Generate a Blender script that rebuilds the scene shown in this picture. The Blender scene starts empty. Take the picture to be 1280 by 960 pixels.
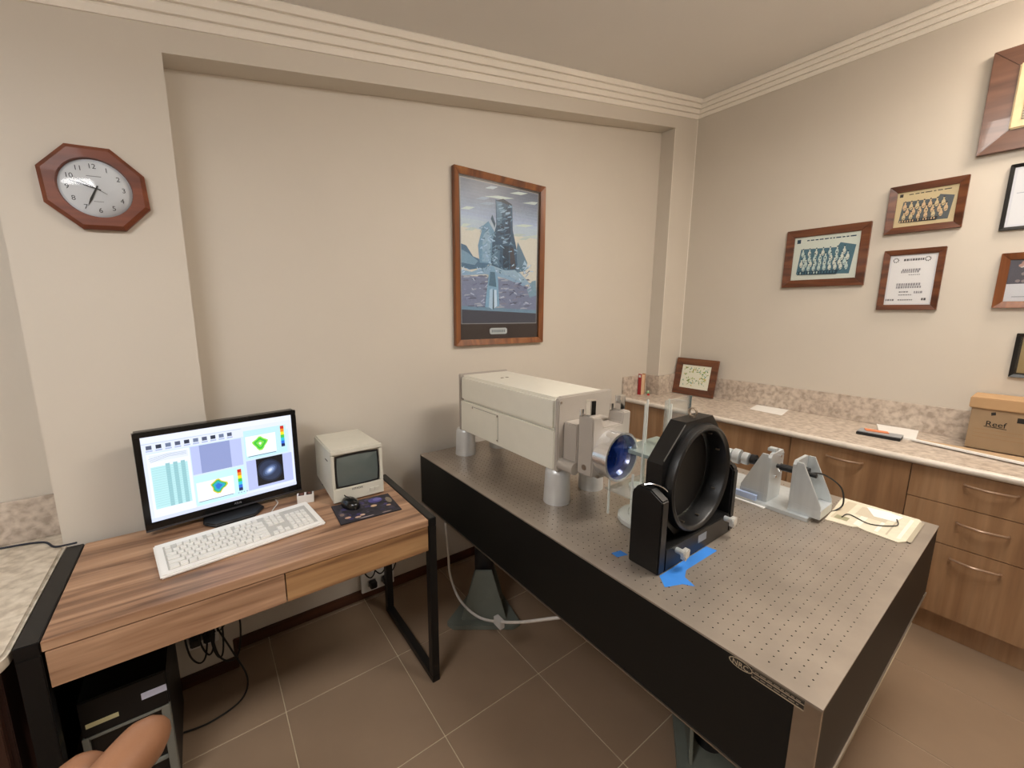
import bpy, bmesh, math, random
from mathutils import Vector, Matrix
random.seed(7)
scene = bpy.context.scene
COL = scene.collection
R = math.radians

# ------------------------------------------------------------------ camera
def set_camera():
    f, pitch, yaw, roll = 520.42, R(9.8235), R(37.1265), R(.4658)
    fw = Vector((math.sin(yaw)*math.cos(pitch), math.cos(yaw)*math.cos(pitch), -math.sin(pitch)))
    rt = Vector((math.cos(yaw), -math.sin(yaw), 0)); up = rt.cross(fw)
    r2 = rt*math.cos(roll)+up*math.sin(roll); u2 = up*math.cos(roll)-rt*math.sin(roll)
    cd = bpy.data.cameras.new('camera'); cam = bpy.data.objects.new('camera', cd); COL.objects.link(cam)
    cd.sensor_width = 36; cd.lens = 36*f/1280; cd.clip_start = .02
    cam.matrix_world = Matrix(((r2.x, u2.x, -fw.x, -3.3643), (r2.y, u2.y, -fw.y, -2.1346), (r2.z, u2.z, -fw.z, 1.5618), (0, 0, 0, 1)))
    scene.camera = cam
set_camera()
w = bpy.data.worlds.new('world'); scene.world = w; w.use_nodes = True
w.node_tree.nodes['Background'].inputs[0].default_value = (.5, .5, .5, 1)
w.node_tree.nodes['Background'].inputs[1].default_value = .05
scene.view_settings.view_transform = 'Standard'
scene.view_settings.look = 'None'
scene.view_settings.gamma = 1
scene.view_settings.use_curve_mapping = False
scene.view_settings.exposure = 0.24
# ceiling lamps: x, y, size x, size y, strength, colour, label
LAMPS = [(-4.25, -1.75, .9, .5, 16, (.985, .985, .99), 'white ceiling panel lamp above the side bench end of the room'),
         (-1.65, -2.05, .9, .5, 20, (1, .94, .86), 'white ceiling panel lamp above the optical table end of the room'),
         (-.42, -2.40, .4, .4, 33, (1, .85, .70), 'small white ceiling panel lamp near the wall of frames')]

# ------------------------------------------------------------------ materials
def lin(c):
    if isinstance(c, str):
        c = c.lstrip('#'); c = [int(c[i:i+2], 16)/255 for i in (0, 2, 4)]
    return tuple(((x/12.92) if x <= .04045 else ((x+.055)/1.055)**2.4) for x in c)+(1,)
MATS = {}
def mat(name, col='#808080', rough=.5, metal=0., var=.06, scale=18., stretch=(1, 1, 1), bump=0., bscale=None, spec=.5, coat=0., col2=None, emit=None, estr=0., detail=4., trans=0.):
    if name in MATS: return MATS[name]
    m = bpy.data.materials.new(name); m.use_nodes = True; nt = m.node_tree; N = nt.nodes; L = nt.links
    b = N['Principled BSDF']
    b.inputs['Roughness'].default_value = rough; b.inputs['Metallic'].default_value = metal
    b.inputs['Specular IOR Level'].default_value = spec; b.inputs['Coat Weight'].default_value = coat
    b.inputs['Transmission Weight'].default_value = trans
    tc = N.new('ShaderNodeTexCoord'); mp = N.new('ShaderNodeMapping'); mp.inputs['Scale'].default_value = stretch
    nz = N.new('ShaderNodeTexNoise'); nz.inputs['Scale'].default_value = scale; nz.inputs['Detail'].default_value = detail
    L.new(tc.outputs['Object'], mp.inputs[0]); L.new(mp.outputs[0], nz.inputs[0])
    c1 = lin(col)
    if col2 is None:
        ca = tuple(x*(1-var) for x in c1[:3])+(1,); cb = tuple(min(1, x*(1+var)) for x in c1[:3])+(1,)
    else: ca, cb = c1, lin(col2)
    rp = N.new('ShaderNodeValToRGB'); rp.color_ramp.elements[0].position = .32; rp.color_ramp.elements[1].position = .68
    rp.color_ramp.elements[0].color = ca; rp.color_ramp.elements[1].color = cb
    L.new(nz.outputs[0], rp.inputs[0]); L.new(rp.outputs[0], b.inputs['Base Color'])
    if bump:
        bp = N.new('ShaderNodeBump'); bp.inputs['Strength'].default_value = bump; bp.inputs['Distance'].default_value = .002
        if bscale:
            n2 = N.new('ShaderNodeTexNoise'); n2.inputs['Scale'].default_value = bscale; L.new(mp.outputs[0], n2.inputs[0]); L.new(n2.outputs[0], bp.inputs['Height'])
        else: L.new(nz.outputs[0], bp.inputs['Height'])
        L.new(bp.outputs[0], b.inputs['Normal'])
    if emit:
        b.inputs['Emission Color'].default_value = lin(emit) if isinstance(emit, str) else tuple(emit)+(1,)
        b.inputs['Emission Strength'].default_value = estr
    MATS[name] = m; return m

def wood(name, dark, mid, light, axis=0, scale=9., rough=.38, coat=.15, fine=60):
    """straight-grained wood, grain along axis"""
    if name in MATS: return MATS[name]
    m = mat(name, mid, rough, coat=coat); nt = m.node_tree; N = nt.nodes; L = nt.links
    b = N['Principled BSDF']; tc = N['Texture Coordinate']
    for l in list(b.inputs['Base Color'].links): L.remove(l)
    s = [1, 1, 1]; s[axis] = .07
    mp = N['Mapping']; mp.inputs['Scale'].default_value = s
    nz = N['Noise Texture']; nz.inputs['Scale'].default_value = scale; nz.inputs['Detail'].default_value = 3; nz.inputs['Distortion'].default_value = .6
    rp = N['Color Ramp']; e = rp.color_ramp.elements
    e[0].position = .3; e[0].color = lin(dark); e[1].position = .7; e[1].color = lin(light)
    k = e.new(.5); k.color = lin(mid)
    n2 = N.new('ShaderNodeTexNoise'); n2.inputs['Scale'].default_value = fine; n2.inputs['Detail'].default_value = 6; L.new(mp.outputs[0], n2.inputs[0])
    mx = N.new('ShaderNodeMix'); mx.data_type = 'RGBA'; mx.blend_type = 'OVERLAY'; mx.inputs[0].default_value = .25
    L.new(rp.outputs[0], mx.inputs[6]); L.new(n2.outputs[0], mx.inputs[7]); L.new(mx.outputs[2], b.inputs['Base Color'])
    return m

def stone(name, a, b_, c):
    if name in MATS: return MATS[name]
    m = mat(name, a, .35, scale=34, detail=9); nt = m.node_tree; N = nt.nodes; L = nt.links
    rp = N['Color Ramp']; e = rp.color_ramp.elements
    e[0].position = .35; e[0].color = lin(a); e[1].position = .66; e[1].color = lin(c); k = e.new(.5); k.color = lin(b_)
    N['Noise Texture'].inputs['Distortion'].default_value = .25
    return m

def glassy(name, tint=(1, 1, 1), haze=0., hazecol=(.9, .95, .93), ior=1.45, gloss=1., rough=.03):
    if name in MATS: return MATS[name]
    m = bpy.data.materials.new(name); m.use_nodes = True; nt = m.node_tree; N = nt.nodes; L = nt.links
    for n in list(N): N.remove(n)
    out = N.new('ShaderNodeOutputMaterial'); tr = N.new('ShaderNodeBsdfTransparent'); tr.inputs[0].default_value = tint+(1,)
    df = N.new('ShaderNodeBsdfDiffuse'); df.inputs[0].default_value = hazecol+(1,)
    gl = N.new('ShaderNodeBsdfGlossy'); gl.inputs['Roughness'].default_value = rough
    fr = N.new('ShaderNodeFresnel'); fr.inputs[0].default_value = ior
    mm = N.new('ShaderNodeMath'); mm.operation = 'MULTIPLY'; mm.inputs[1].default_value = gloss; L.new(fr.outputs[0], mm.inputs[0])
    m1 = N.new('ShaderNodeMixShader'); m1.inputs[0].default_value = haze; L.new(tr.outputs[0], m1.inputs[1]); L.new(df.outputs[0], m1.inputs[2])
    m2 = N.new('ShaderNodeMixShader'); L.new(mm.outputs[0], m2.inputs[0]); L.new(m1.outputs[0], m2.inputs[1]); L.new(gl.outputs[0], m2.inputs[2])
    L.new(m2.outputs[0], out.inputs[0]); MATS[name] = m; return m

def printmat(name, rough=.5, emission=0., noise=.0, nscale=40., coat=0.):
    """flat print or screen: the colours of the printed shapes come from the mesh's colour attribute"""
    if name in MATS: return MATS[name]
    m = bpy.data.materials.new(name); m.use_nodes = True; nt = m.node_tree; N = nt.nodes; L = nt.links; b = N['Principled BSDF']
    at = N.new('ShaderNodeVertexColor'); at.layer_name = 'ink'; src = at.outputs[0]
    if noise:
        tc = N.new('ShaderNodeTexCoord'); nz = N.new('ShaderNodeTexNoise'); nz.inputs['Scale'].default_value = nscale; nz.inputs['Detail'].default_value = 6
        L.new(tc.outputs['Object'], nz.inputs[0]); mx = N.new('ShaderNodeMix'); mx.data_type = 'RGBA'; mx.blend_type = 'OVERLAY'; mx.inputs[0].default_value = noise
        L.new(src, mx.inputs[6]); L.new(nz.outputs[0], mx.inputs[7]); src = mx.outputs[2]
    b.inputs['Roughness'].default_value = rough; b.inputs['Coat Weight'].default_value = coat
    if emission:
        b.inputs['Base Color'].default_value = (.01, .01, .01, 1); L.new(src, b.inputs['Emission Color']); b.inputs['Emission Strength'].default_value = emission
    else: L.new(src, b.inputs['Base Color'])
    MATS[name] = m; return m

# ------------------------------------------------------------------ mesh helpers
class MB:
    def __init__(s): s.v = []; s.f = []
    def add(s, vs, fs):
        o = len(s.v); s.v += [tuple(p) for p in vs]; s.f += [tuple(i+o for i in f) for f in fs]; return s
    def box(s, x0, x1, y0, y1, z0, z1):
        x0, x1 = sorted((x0, x1)); y0, y1 = sorted((y0, y1)); z0, z1 = sorted((z0, z1))
        return s.add([(x0, y0, z0), (x1, y0, z0), (x1, y1, z0), (x0, y1, z0), (x0, y0, z1), (x1, y0, z1), (x1, y1, z1), (x0, y1, z1)],
                     [(3, 2, 1, 0), (4, 5, 6, 7), (0, 1, 5, 4), (1, 2, 6, 5), (2, 3, 7, 6), (3, 0, 4, 7)])
    def prism(s, poly, axis, a, b):
        """poly: 2D points in the two other axes (x,y order kept); extruded along axis from a to b"""
        n = len(poly)
        def P(p, t):
            q = list(p); q.insert(axis, t); return tuple(q)
        vs = [P(p, a) for p in poly]+[P(p, b) for p in poly]
        return s.add(vs, [tuple(range(n))[::-1], tuple(range(n, 2*n))]+[(i, (i+1) % n, n+(i+1) % n, n+i) for i in range(n)])
    def cyl(s, p0, p1, r0, r1=None, n=24, caps=True):
        r1 = r0 if r1 is None else r1
        p0, p1 = Vector(p0), Vector(p1); d = (p1-p0).normalized()
        u = d.orthogonal().normalized(); v = d.cross(u)
        ring = lambda p, r: [p+(u*math.cos(2*math.pi*i/n)+v*math.sin(2*math.pi*i/n))*r for i in range(n)]
        fs = [(i, (i+1) % n, n+(i+1) % n, n+i) for i in range(n)]
        if caps: fs += [tuple(range(n))[::-1], tuple(range(n, 2*n))]
        return s.add(ring(p0, r0)+ring(p1, r1), fs)
    def lathe(s, prof, origin, axis, n=48, closed=False):
        """prof: (radius, height) pairs"""
        o = Vector(origin); d = Vector(axis).normalized(); u = d.orthogonal().normalized(); v = d.cross(u)
        vs = []; k = len(prof)
        for r, h in prof:
            for i in range(n):
                a = 2*math.pi*i/n; vs.append(o+d*h+(u*math.cos(a)+v*math.sin(a))*max(r, 1e-5))
        fs = []
        for j in range(k if closed else k-1):
            j2 = (j+1) % k
            for i in range(n): fs.append((j*n+i, j*n+(i+1) % n, j2*n+(i+1) % n, j2*n+i))
        return s.add(vs, fs)
    def tube(s, pts, r, n=8, sub=6):
        P = [Vector(p) for p in pts]; q = []
        for i in range(len(P)-1):
            a = P[max(i-1, 0)]; b = P[i]; c = P[i+1]; d = P[min(i+2, len(P)-1)]
            for k in range(sub):
                t = k/sub
                q.append(.5*((2*b)+(c-a)*t+(2*a-5*b+4*c-d)*t*t+(3*b-a-3*c+d)*t**3))
        q.append(P[-1]); rad = r if callable(r) else (lambda t: r)
        vs = []; u = None
        for i, p in enumerate(q):
            t = (q[min(i+1, len(q)-1)]-q[max(i-1, 0)]).normalized()
            u = t.orthogonal().normalized() if u is None else (u-t*u.dot(t)).normalized()
            v = t.cross(u); rr = rad(i/(len(q)-1))
            for k in range(n):
                a = 2*math.pi*k/n; vs.append(p+(u*math.cos(a)+v*math.sin(a))*rr)
        m = len(q)
        fs = [(i*n+k, i*n+(k+1) % n, (i+1)*n+(k+1) % n, (i+1)*n+k) for i in range(m-1) for k in range(n)]
        fs += [tuple(range(n))[::-1], tuple(range((m-1)*n, m*n))]
        return s.add(vs, fs)
    def build(s, name, m, parent=None, bevel=0., seg=2, smooth=False, origin=None, local=False):
        me = bpy.data.meshes.new(name)
        off = Vector((0, 0, 0)) if local else (parent_world(parent) if parent else Vector(origin or (0, 0, 0)))
        me.from_pydata([Vector(p)-off for p in s.v], [], s.f)
        bm = bmesh.new(); bm.from_mesh(me); bmesh.ops.recalc_face_normals(bm, faces=bm.faces)
        if bevel:
            ed = [e for e in bm.edges if e.is_manifold and e.calc_face_angle(0) > R(35)]
            bmesh.ops.bevel(bm, geom=ed, offset=bevel, segments=seg, affect='EDGES', clamp_overlap=True)
        if smooth:
            for f in bm.faces: f.smooth = True
            for e in bm.edges:
                if e.is_manifold and e.calc_face_angle(0) > R(38): e.smooth = False
        bm.to_mesh(me); bm.free(); me.materials.append(m)
        o = bpy.data.objects.new(name, me); COL.objects.link(o)
        if parent: o.parent = parent
        elif not local: o.location = off
        return o
def parent_world(p):
    l = Vector((0, 0, 0))
    while p: l = l+p.location; p = p.parent
    return l
def bx(name, m, parent, x0, x1, y0, y1, z0, z1, bevel=0., **k):
    return MB().box(x0, x1, y0, y1, z0, z1).build(name, m, parent, bevel, **k)
def tag(o, label, cat, group=None):
    o['label'] = label; o['category'] = cat
    if group: o['group'] = group
    return o
def struct(o): o['kind'] = 'structure'; return o
def thing(name, label, cat, loc=(0, 0, 0), rz=0., group=None):
    o = bpy.data.objects.new(name, None); COL.objects.link(o); o.location = loc; o.rotation_euler = (0, 0, rz); o.empty_display_size = .05
    return tag(o, label, cat, group)

class Ink:
    """flat printed shapes in a u,v plane (metres); later shapes lie a hair above earlier ones"""
    def __init__(s): s.p = []
    def poly(s, pts, col): s.p.append((pts, lin(col))); return s
    def rect(s, u0, u1, v0, v1, col): return s.poly([(u0, v0), (u1, v0), (u1, v1), (u0, v1)], col)
    def disc(s, u, v, ru, rv, col, n=14, rot=0): return s.poly([(u+ru*math.cos(a)*math.cos(rot)-rv*math.sin(a)*math.sin(rot), v+ru*math.cos(a)*math.sin(rot)+rv*math.sin(a)*math.cos(rot)) for a in [2*math.pi*i/n for i in range(n)]], col)
    def line(s, pts, wd, col):
        for (a, b), (c, d) in zip(pts[:-1], pts[1:]):
            l = math.hypot(c-a, d-b) or 1e-6; nx, ny = -(d-b)/l*wd/2, (c-a)/l*wd/2
            s.poly([(a+nx, b+ny), (c+nx, d+ny), (c-nx, d-ny), (a-nx, b-ny)], col)
        return s
    def build(s, name, m, parent, org, U, V, step=.00004, local=False):
        org, U, V = Vector(org), Vector(U), Vector(V); nrm = U.cross(V)
        off = Vector((0, 0, 0)) if local else parent_world(parent)
        vs, fs, cs = [], [], []
        for k, (pts, c) in enumerate(s.p):
            o = len(vs); vs += [org+U*u+V*v+nrm*step*k-off for u, v in pts]; fs.append(tuple(range(o, o+len(pts)))); cs += [c]*len(pts)
        me = bpy.data.meshes.new(name); me.from_pydata(vs, [], fs)
        at = me.color_attributes.new('ink', 'FLOAT_COLOR', 'CORNER'); at.data.foreach_set('color', [x for c in cs for x in c])
        me.materials.append(m); o = bpy.data.objects.new(name, me); COL.objects.link(o); o.parent = parent
        return o
def text(name, s, m, parent, org, U, V, size, local=False, depth=.0002, align='CENTER'):
    cu = bpy.data.curves.new(name, 'FONT'); cu.body = s; cu.size = size; cu.align_x = align; cu.align_y = 'CENTER'; cu.extrude = depth
    tmp = bpy.data.objects.new(name, cu); COL.objects.link(tmp); bpy.context.view_layer.update()
    me = bpy.data.meshes.new_from_object(tmp.evaluated_get(bpy.context.evaluated_depsgraph_get()))
    bpy.data.objects.remove(tmp); bpy.data.curves.remove(cu)
    U, V = Vector(U), Vector(V); W = U.cross(V); off = Vector((0, 0, 0)) if local else parent_world(parent)
    M = Matrix(((U.x, V.x, W.x, org[0]-off.x), (U.y, V.y, W.y, org[1]-off.y), (U.z, V.z, W.z, org[2]-off.z), (0, 0, 0, 1)))
    me.transform(M); me.materials.clear(); me.materials.append(m); me.name = name
    o = bpy.data.objects.new(name, me); COL.objects.link(o); o.parent = parent; return o

# shared materials
M_wall = mat('beige wall paint', '#d0c8bc', .6, var=.012, scale=3, bump=.05, bscale=220)
M_ceil = mat('ceiling paint', '#e4e1dd', .75, var=.01, scale=2)
M_corn = mat('cornice paint', '#f1ebe1', .55, var=.01, scale=3)
M_tile = mat('brown floor tile', '#8e7863', .34, var=.05, scale=5, spec=.35)
M_grout = mat('tile grout', '#c8b89c', .8, scale=60)
M_base = wood('dark skirting wood', '#3a2014', '#4a2a1b', '#5a3524', 0, 14)
M_desk = wood('zebra desk wood', '#6b4c38', '#a17c60', '#bb9678', 0, 26., .42, .08, 90)
M_deskd = wood('desk drawer wood', '#6f4d33', '#9d7650', '#b28c62', 0, 26., .42, .08, 90)
M_cab = wood('oak cabinet veneer', '#886446', '#9e7957', '#ae8b69', 2, 12., .42, .1, 70)
M_cabdk = mat('dark cabinet carcass', '#2c1c14', .5)
M_stone = stone('speckled laminate', '#a8998b', '#c2b4a6', '#d3c6b8')
M_stonew = stone('pale travertine laminate', '#b3a796', '#cabfae', '#d9cfbf')
M_frame = wood('red brown frame wood', '#472614', '#683a21', '#80502f', 1, 20., .32, .3)
M_framex = wood('picture frame wood', '#5f3318', '#7f4a25', '#9a6233', 2, 20., .3, .3)
M_black = mat('black painted steel', '#0a0a0b', .42)
M_blackm = mat('black anodised metal', '#0a0a0b', .4, spec=.5)
M_blackp = mat('black gloss plastic', '#0a0a0b', .2)
M_satin = mat('black satin plastic', '#141416', .45)
M_cream = mat('cream enamel', '#e3e0d3', .32, var=.015)
M_greyp = mat('warm grey enamel', '#aea69d', .4, var=.02)
M_crt = mat('ivory plastic', '#d2cfc2', .42, var=.02)
M_white = mat('white plastic', '#ecebe8', .4, var=.02)
M_chrome = mat('polished chrome', '#e2e2e2', .08, 1.)
M_alu = mat('milled aluminium', '#cdd2d4', .36, .5, var=.05, scale=40, stretch=(1, 1, .1))
M_steel = mat('worn stainless steel', '#a1968a', .34, .5, var=.12, scale=7, detail=9)
M_steelm = mat('steel edge', '#a59a8d', .3, .9)
M_paper = mat('white paper', '#eceae6', .8, var=.02)
M_paperc = mat('cream paper', '#e9dfc0', .8, var=.03)
M_glass = glassy('picture glass', (1, 1, 1), 0, ior=1.3, gloss=.6)
M_acryl = glassy('clear acrylic', (.96, .98, .97), .12, (.92, .94, .92), 1.3, .6)
M_acrge = glassy('acrylic edge', (.94, .97, .95), .5, (.93, .95, .92), 1.35, .6)
M_gslab = glassy('green tinted glass', (.75, .9, .85), .35, (.72, .85, .8), 1.5)
M_ink = mat('black ink', '#18140f', .6)
M_cable = mat('black cable', '#0c0c0c', .5)
M_cablew = mat('white cable', '#cfcac4', .5)
M_print = printmat('printed paper', .55)

# ------------------------------------------------------------------ setting
X0, Y0 = -5.0, -4.0
CZ = lambda x: 3.205+.1696*x                     # raked ceiling
HZ = lambda x: 3.0035+.1698*x                    # underside of the beam
D = .121
fl = struct(bx('floor', M_grout, None, X0-.1, .1, Y0-.1, .1, -.06, -.0025))
tile_cache = {}
GX, GY, S = -2.7656, -.4901, .4578
def tile(x0, x1, y0, y1):
    x0, x1, y0, y1 = max(x0, X0), min(x1, 0), max(y0, Y0), min(y1, 0)
    if x1-x0 < .02 or y1-y0 < .02: return
    k = (round(x1-x0, 4), round(y1-y0, 4))
    if k not in tile_cache:
        t = MB().box(0, k[0], 0, k[1], -.012, 0).build('tile', M_tile, None, .0012, 1, local=True)
        tile_cache[k] = t.data
    else:
        t = bpy.data.objects.new('tile', tile_cache[k]); COL.objects.link(t)
    t.parent = fl; t.location = (x0, y0, 0)
for i in range(-6, 8):
    for j in range(-3, 9):
        tile(GX+i*S+.0017, GX+(i+1)*S-.0017, GY-(j+1)*S+.0017, GY-j*S-.0017)

wb = struct(MB().prism([(X0, -.06), (.0, -.06), (.0, CZ(0)+.05), (X0, CZ(X0)+.05)], 1, 0, .1).build('wall_back', M_wall))
XA, XB, XP = -3.3645, -3.8056, -.298
MB().prism([(XB, 0), (XA, 0), (XA, HZ(XA)), (XB, HZ(XB))], 1, -D, 0).build('column', M_wall, wb)
MB().prism([(XP, 0), (0, 0), (0, HZ(0)), (XP, HZ(XP))], 1, -D, 0).build('pier', M_wall, wb)
MB().prism([(X0, HZ(X0)), (0, HZ(0)), (0, CZ(0)), (X0, CZ(X0))], 1, -D, 0).build('header_beam', M_wall, wb)
bx('corner_bead', M_corn, wb, -.006, 0, -D-.004, -D, .9, 3.08); bx('corner_bead', M_corn, wb, XP-.003, XP+.001, -D-.002, -D+.002, .9, HZ(XP)-.01)
struct(bx('wall_right', M_wall, None, 0, .1, Y0, .1, -.06, 3.3))
struct(MB().prism([(X0, -.06), (.1, -.06), (.1, CZ(.1)+.05), (X0, CZ(X0)+.05)], 1, Y0-.1, Y0).build('wall_front', M_wall))
struct(bx('wall_left', M_wall, None, X0-.1, X0, Y0-.1, .1, -.06, CZ(X0)+.1))
struct(MB().prism([(X0-.1, CZ(X0-.1)), (.1, CZ(.1)), (.1, CZ(.1)+.08), (X0-.1, CZ(X0-.1)+.08)], 1, Y0-.1, .1).build('ceiling', M_ceil))
prof = [(0, -.1175), (.006, -.1175)]
for i in range(4):
    o, h = .006+i*.02, -.1175+i*.0294
    prof += [(o, h), (o+.010, h+.0215), (o+.005, h+.0294), (o+.02, h+.0294)]
prof = [p for i, p in enumerate(prof) if i == 0 or p != prof[i-1]]+[(.086, .01), (0, .01)]
def cornice(name, P0, P1):
    n = len(prof); vs = [P0(*p) for p in prof]+[P1(*p) for p in prof]
    return struct(MB().add(vs, [(i, (i+1) % n, n+(i+1) % n, n+i) for i in range(n)]+[tuple(range(n)), tuple(range(n, 2*n))]).build(name, M_corn))
cornice('trim_1', lambda o, h: (X0, -D-o, CZ(X0)+h), lambda o, h: (-o, -D-o, CZ(-o)+h))
cornice('trim_2', lambda o, h: (-o, -D-o, CZ(-o)+h), lambda o, h: (-o, Y0, CZ(-o)+h))
bb = struct(bx('baseboard_back', M_base, None, XA, -.62, -.014, 0, 0, .055, .003))
bx('column_skirting', M_base, bb, XB, XA+.014, -D-.014, -D, 0, .055, .003); bx('column_skirting', M_base, bb, XA, XA+.014, -D, -.014, 0, .055, .003)
for k, (lx, ly, sx, sy, st, c, lab) in enumerate(LAMPS):
    z = CZ(lx)-.10; t = thing('ceiling_lamp', lab, 'lamp', (lx, ly, z))
    bx('housing', M_white, t, lx-sx/2-.02, lx+sx/2+.02, ly-sy/2-.02, ly+sy/2+.02, z+.05, z+.065, .004)
    bx('mounting_block', M_white, t, lx-.15, lx+.15, ly-.1, ly+.1, z+.065, CZ(lx)+.02)
    m = mat('lamp diffuser %d' % k, '#ffffff', .5, emit=c, estr=st)
    B = MB().box(lx-sx/2, lx+sx/2, ly-sy/2, ly+sy/2, z, z+.05); B.f.pop(1); B.build('diffuser', m, t)

# ------------------------------------------------------------------ right hand bench
BZ = .884
bt = thing('bench_top', 'long speckled stone laminate worktop along the wall of frames', 'worktop', (-.3, -1.8, BZ-.035))
MB().prism([(-.62, -.001), (XP-.001, -.001), (XP-.001, -D-.001), (-.001, -D-.001), (-.001, -3.4), (-.62, -3.4)], 2, BZ-.036, BZ).build('slab', M_stone, bt, .008, 3, smooth=True)
MB().cyl((-.62, -.002, BZ-.018), (-.62, -3.4, BZ-.018), .0175, n=20).build('rolled_edge', mat('pale bench edge', '#d8cec2', .3), bt, smooth=True)
ST = 1.045
for (x0, x1, y0, y1) in ((-.62, XP-.016, -.016, -.001), (XP-.016, XP-.001, -D-.016, -.001), (XP-.001, -.016, -D-.016, -D-.001), (-.016, -.001, -3.4, -D-.016)):
    bx('splashback', M_stone, bt, x0, x1, y0, y1, BZ, ST, .002)
units = [(-.02, -.62), (-.62, -1.237), (-1.237, -1.765), (-1.765, -2.30), (-2.30, -2.85), (-2.85, -3.38)]
ulab = ['oak veneer base cabinet in the corner behind the cream instrument', 'oak veneer base cabinet behind the black octagonal mount', 'oak veneer base cabinet with one bow handle behind the aluminium brackets', 'oak veneer base cabinet with three drawers', 'oak veneer base cabinet next to the three drawer unit under the archive box', 'oak veneer base cabinet at the far end past the archive box']
def bow(parent, yc, z, L=.16):
    MB().tube([(-.612, yc+L/2, z), (-.628, yc+L/2-.012, z), (-.642, yc, z), (-.628, yc-L/2+.012, z), (-.612, yc-L/2, z)], .0055, 8).build('handle', mat('brushed bronze handle', '#bda088', .3, .7), parent, smooth=True)
for k, (a, b) in enumerate(units):
    t = thing('base_cabinet', ulab[k], 'cabinet', (-.3, (a+b)/2, 0), group='oak base cabinets under the bench')
    bx('body', M_cabdk, t, -.585, -.02 if a < -.13 else -.31, b+.002, a-.002, .12, BZ-.037)
    bx('plinth', M_cab, t, -.56, -.10 if a < -.13 else -.31, b+.002, a-.002, 0, .12)
    def front(nm, z0, z1, handle):
        f = bx(nm, M_cab, t, -.604, -.586, b+.0015, a-.0015, z0+.0015, z1-.0015, .0012)
        if handle: bow(f, (a+b)/2 if k != 3 else -2.03, handle)
    if k == 3:
        front('drawer', .68, BZ-.04, .797); front('drawer', .483, .68, .609); front('drawer', .12, .483, .429)
    elif k == 2: front('door', .12, BZ-.04, .787)
    elif k < 2: front('door', .12, BZ-.04, 0)
    else: front('drawer', .68, BZ-.04, .797); front('drawer', .483, .68, .609); front('drawer', .12, .483, .429)

# ------------------------------------------------------------------ left bench
LB = .748
lt = thing('side_bench_top', 'pale travertine laminate worktop left of the desk', 'worktop', (-4.4, -.4, LB-.035))
c = [(-4.95, -.765)]+[(-3.86+.062*math.sin(a), -.703-.062*math.cos(a)) for a in [i*math.pi/16 for i in range(9)]]
MB().prism(c+[(-3.798, -.125), (-3.812, -.001), (-4.95, -.001)], 2, LB-.04, LB).build('slab', M_stonew, lt, .008, 3, smooth=True)
bx('splashback', M_stone, lt, -4.95, -3.812, -.018, -.001, LB, .9, .002)
lc = thing('side_cabinet', 'dark brown base cabinet under the travertine worktop', 'cabinet', (-4.4, -.4, 0))
bx('body', mat('dark walnut panel', '#33201a', .45), lc, -4.95, -3.82, -.70, -.02, .1, LB-.04, .002)
bx('plinth', M_cabdk, lc, -4.95, -3.85, -.65, -.02, 0, .1)
for k in range(2): bx('door', mat('walnut door', '#3a231a', .4), lc, -4.94+k*.56, -4.39+k*.56, -.72, -.70, .11, LB-.05, .002)
tag(MB().tube([(-4.3, -.05, LB+.004), (-4.05, -.04, LB+.004), (-3.93, -.05, LB+.004), (-3.86, -.075, LB+.004), (-3.825, -.135, LB+.004), (-3.79, -.155, LB+.008), (-3.765, -.16, LB+.01)], .0035).build('computer_cable', mat('navy cable', '#1d2433', .5), origin=(-4, -.04, LB), smooth=True), 'thin dark blue cable lying along the travertine worktop', 'cable')

# ------------------------------------------------------------------ desk
dk = thing('desk', 'wood grain desk with two drawers on black square steel frames', 'desk', (-3.22, -.44, 0))
DZ = .75; DXL, DXR, DYB, DYF = -3.744, -2.668, -.166, -.719
bx('desktop', M_desk, dk, DXL, DXR-.034, DYF, DYB, DZ-.028, DZ, .0015)
bx('drawer_box', mat('desk underside', '#3a2a20', .6), dk, DXL+.02, DXR-.06, DYF+.02, DYB-.02, .625, DZ-.029)
for a, b in ((DXL+.004, -3.2105), (-3.2075, DXR-.036)): bx('drawer', M_deskd if a > -3.3 else M_desk, dk, a, b, DYF+.001, DYF+.019, .617, DZ-.031, .001)
for a, b in ((DXR-.033, DXR), (DXL-.046, DXL-.002)):
    fr = bx('side_frame', M_black, dk, a, b, DYF, DYB, DZ-.034, DZ+.002, .002)
    bx('leg', M_black, fr, a, b, DYF, DYF+.034, .03, DZ-.034, .002); bx('leg', M_black, fr, a, b, DYB-.034, DYB, .03, DZ-.034, .002)
    bx('foot_rail', M_black, fr, a, b, DYF, DYB, 0, .03, .002)

# ------------------------------------------------------------------ monitor
mon = thing('computer_monitor', 'black widescreen monitor showing interference plots on the desk', 'monitor', (-3.316, -.197, DZ), R(8.4))
MW, MH, MZ = .526, .366, .022      # local coords: x right, y back, z up ; front at y=-.018
bm_ = MB().box(-MW/2, MW/2, -.012, .03, MZ, MZ+MH).build('housing', M_blackp, mon, .006, 3, local=True)
fw_ = .019
B = MB()
B.box(-MW/2, MW/2, -.018, -.011, MZ+MH-fw_, MZ+MH); B.box(-MW/2, -MW/2+fw_, -.018, -.011, MZ, MZ+MH-fw_); B.box(MW/2-fw_, MW/2, -.018, -.011, MZ, MZ+MH-fw_); B.box(-MW/2+fw_, MW/2-fw_, -.018, -.011, MZ, MZ+.032)
bz = B.build('bezel', M_blackp, mon, .002, local=True)
bx('chin_strip', mat('dark grey strip', '#3a3a3e', .35), bz, -MW/2, MW/2, -.0195, -.018, MZ, MZ+.007, local=True)
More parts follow.
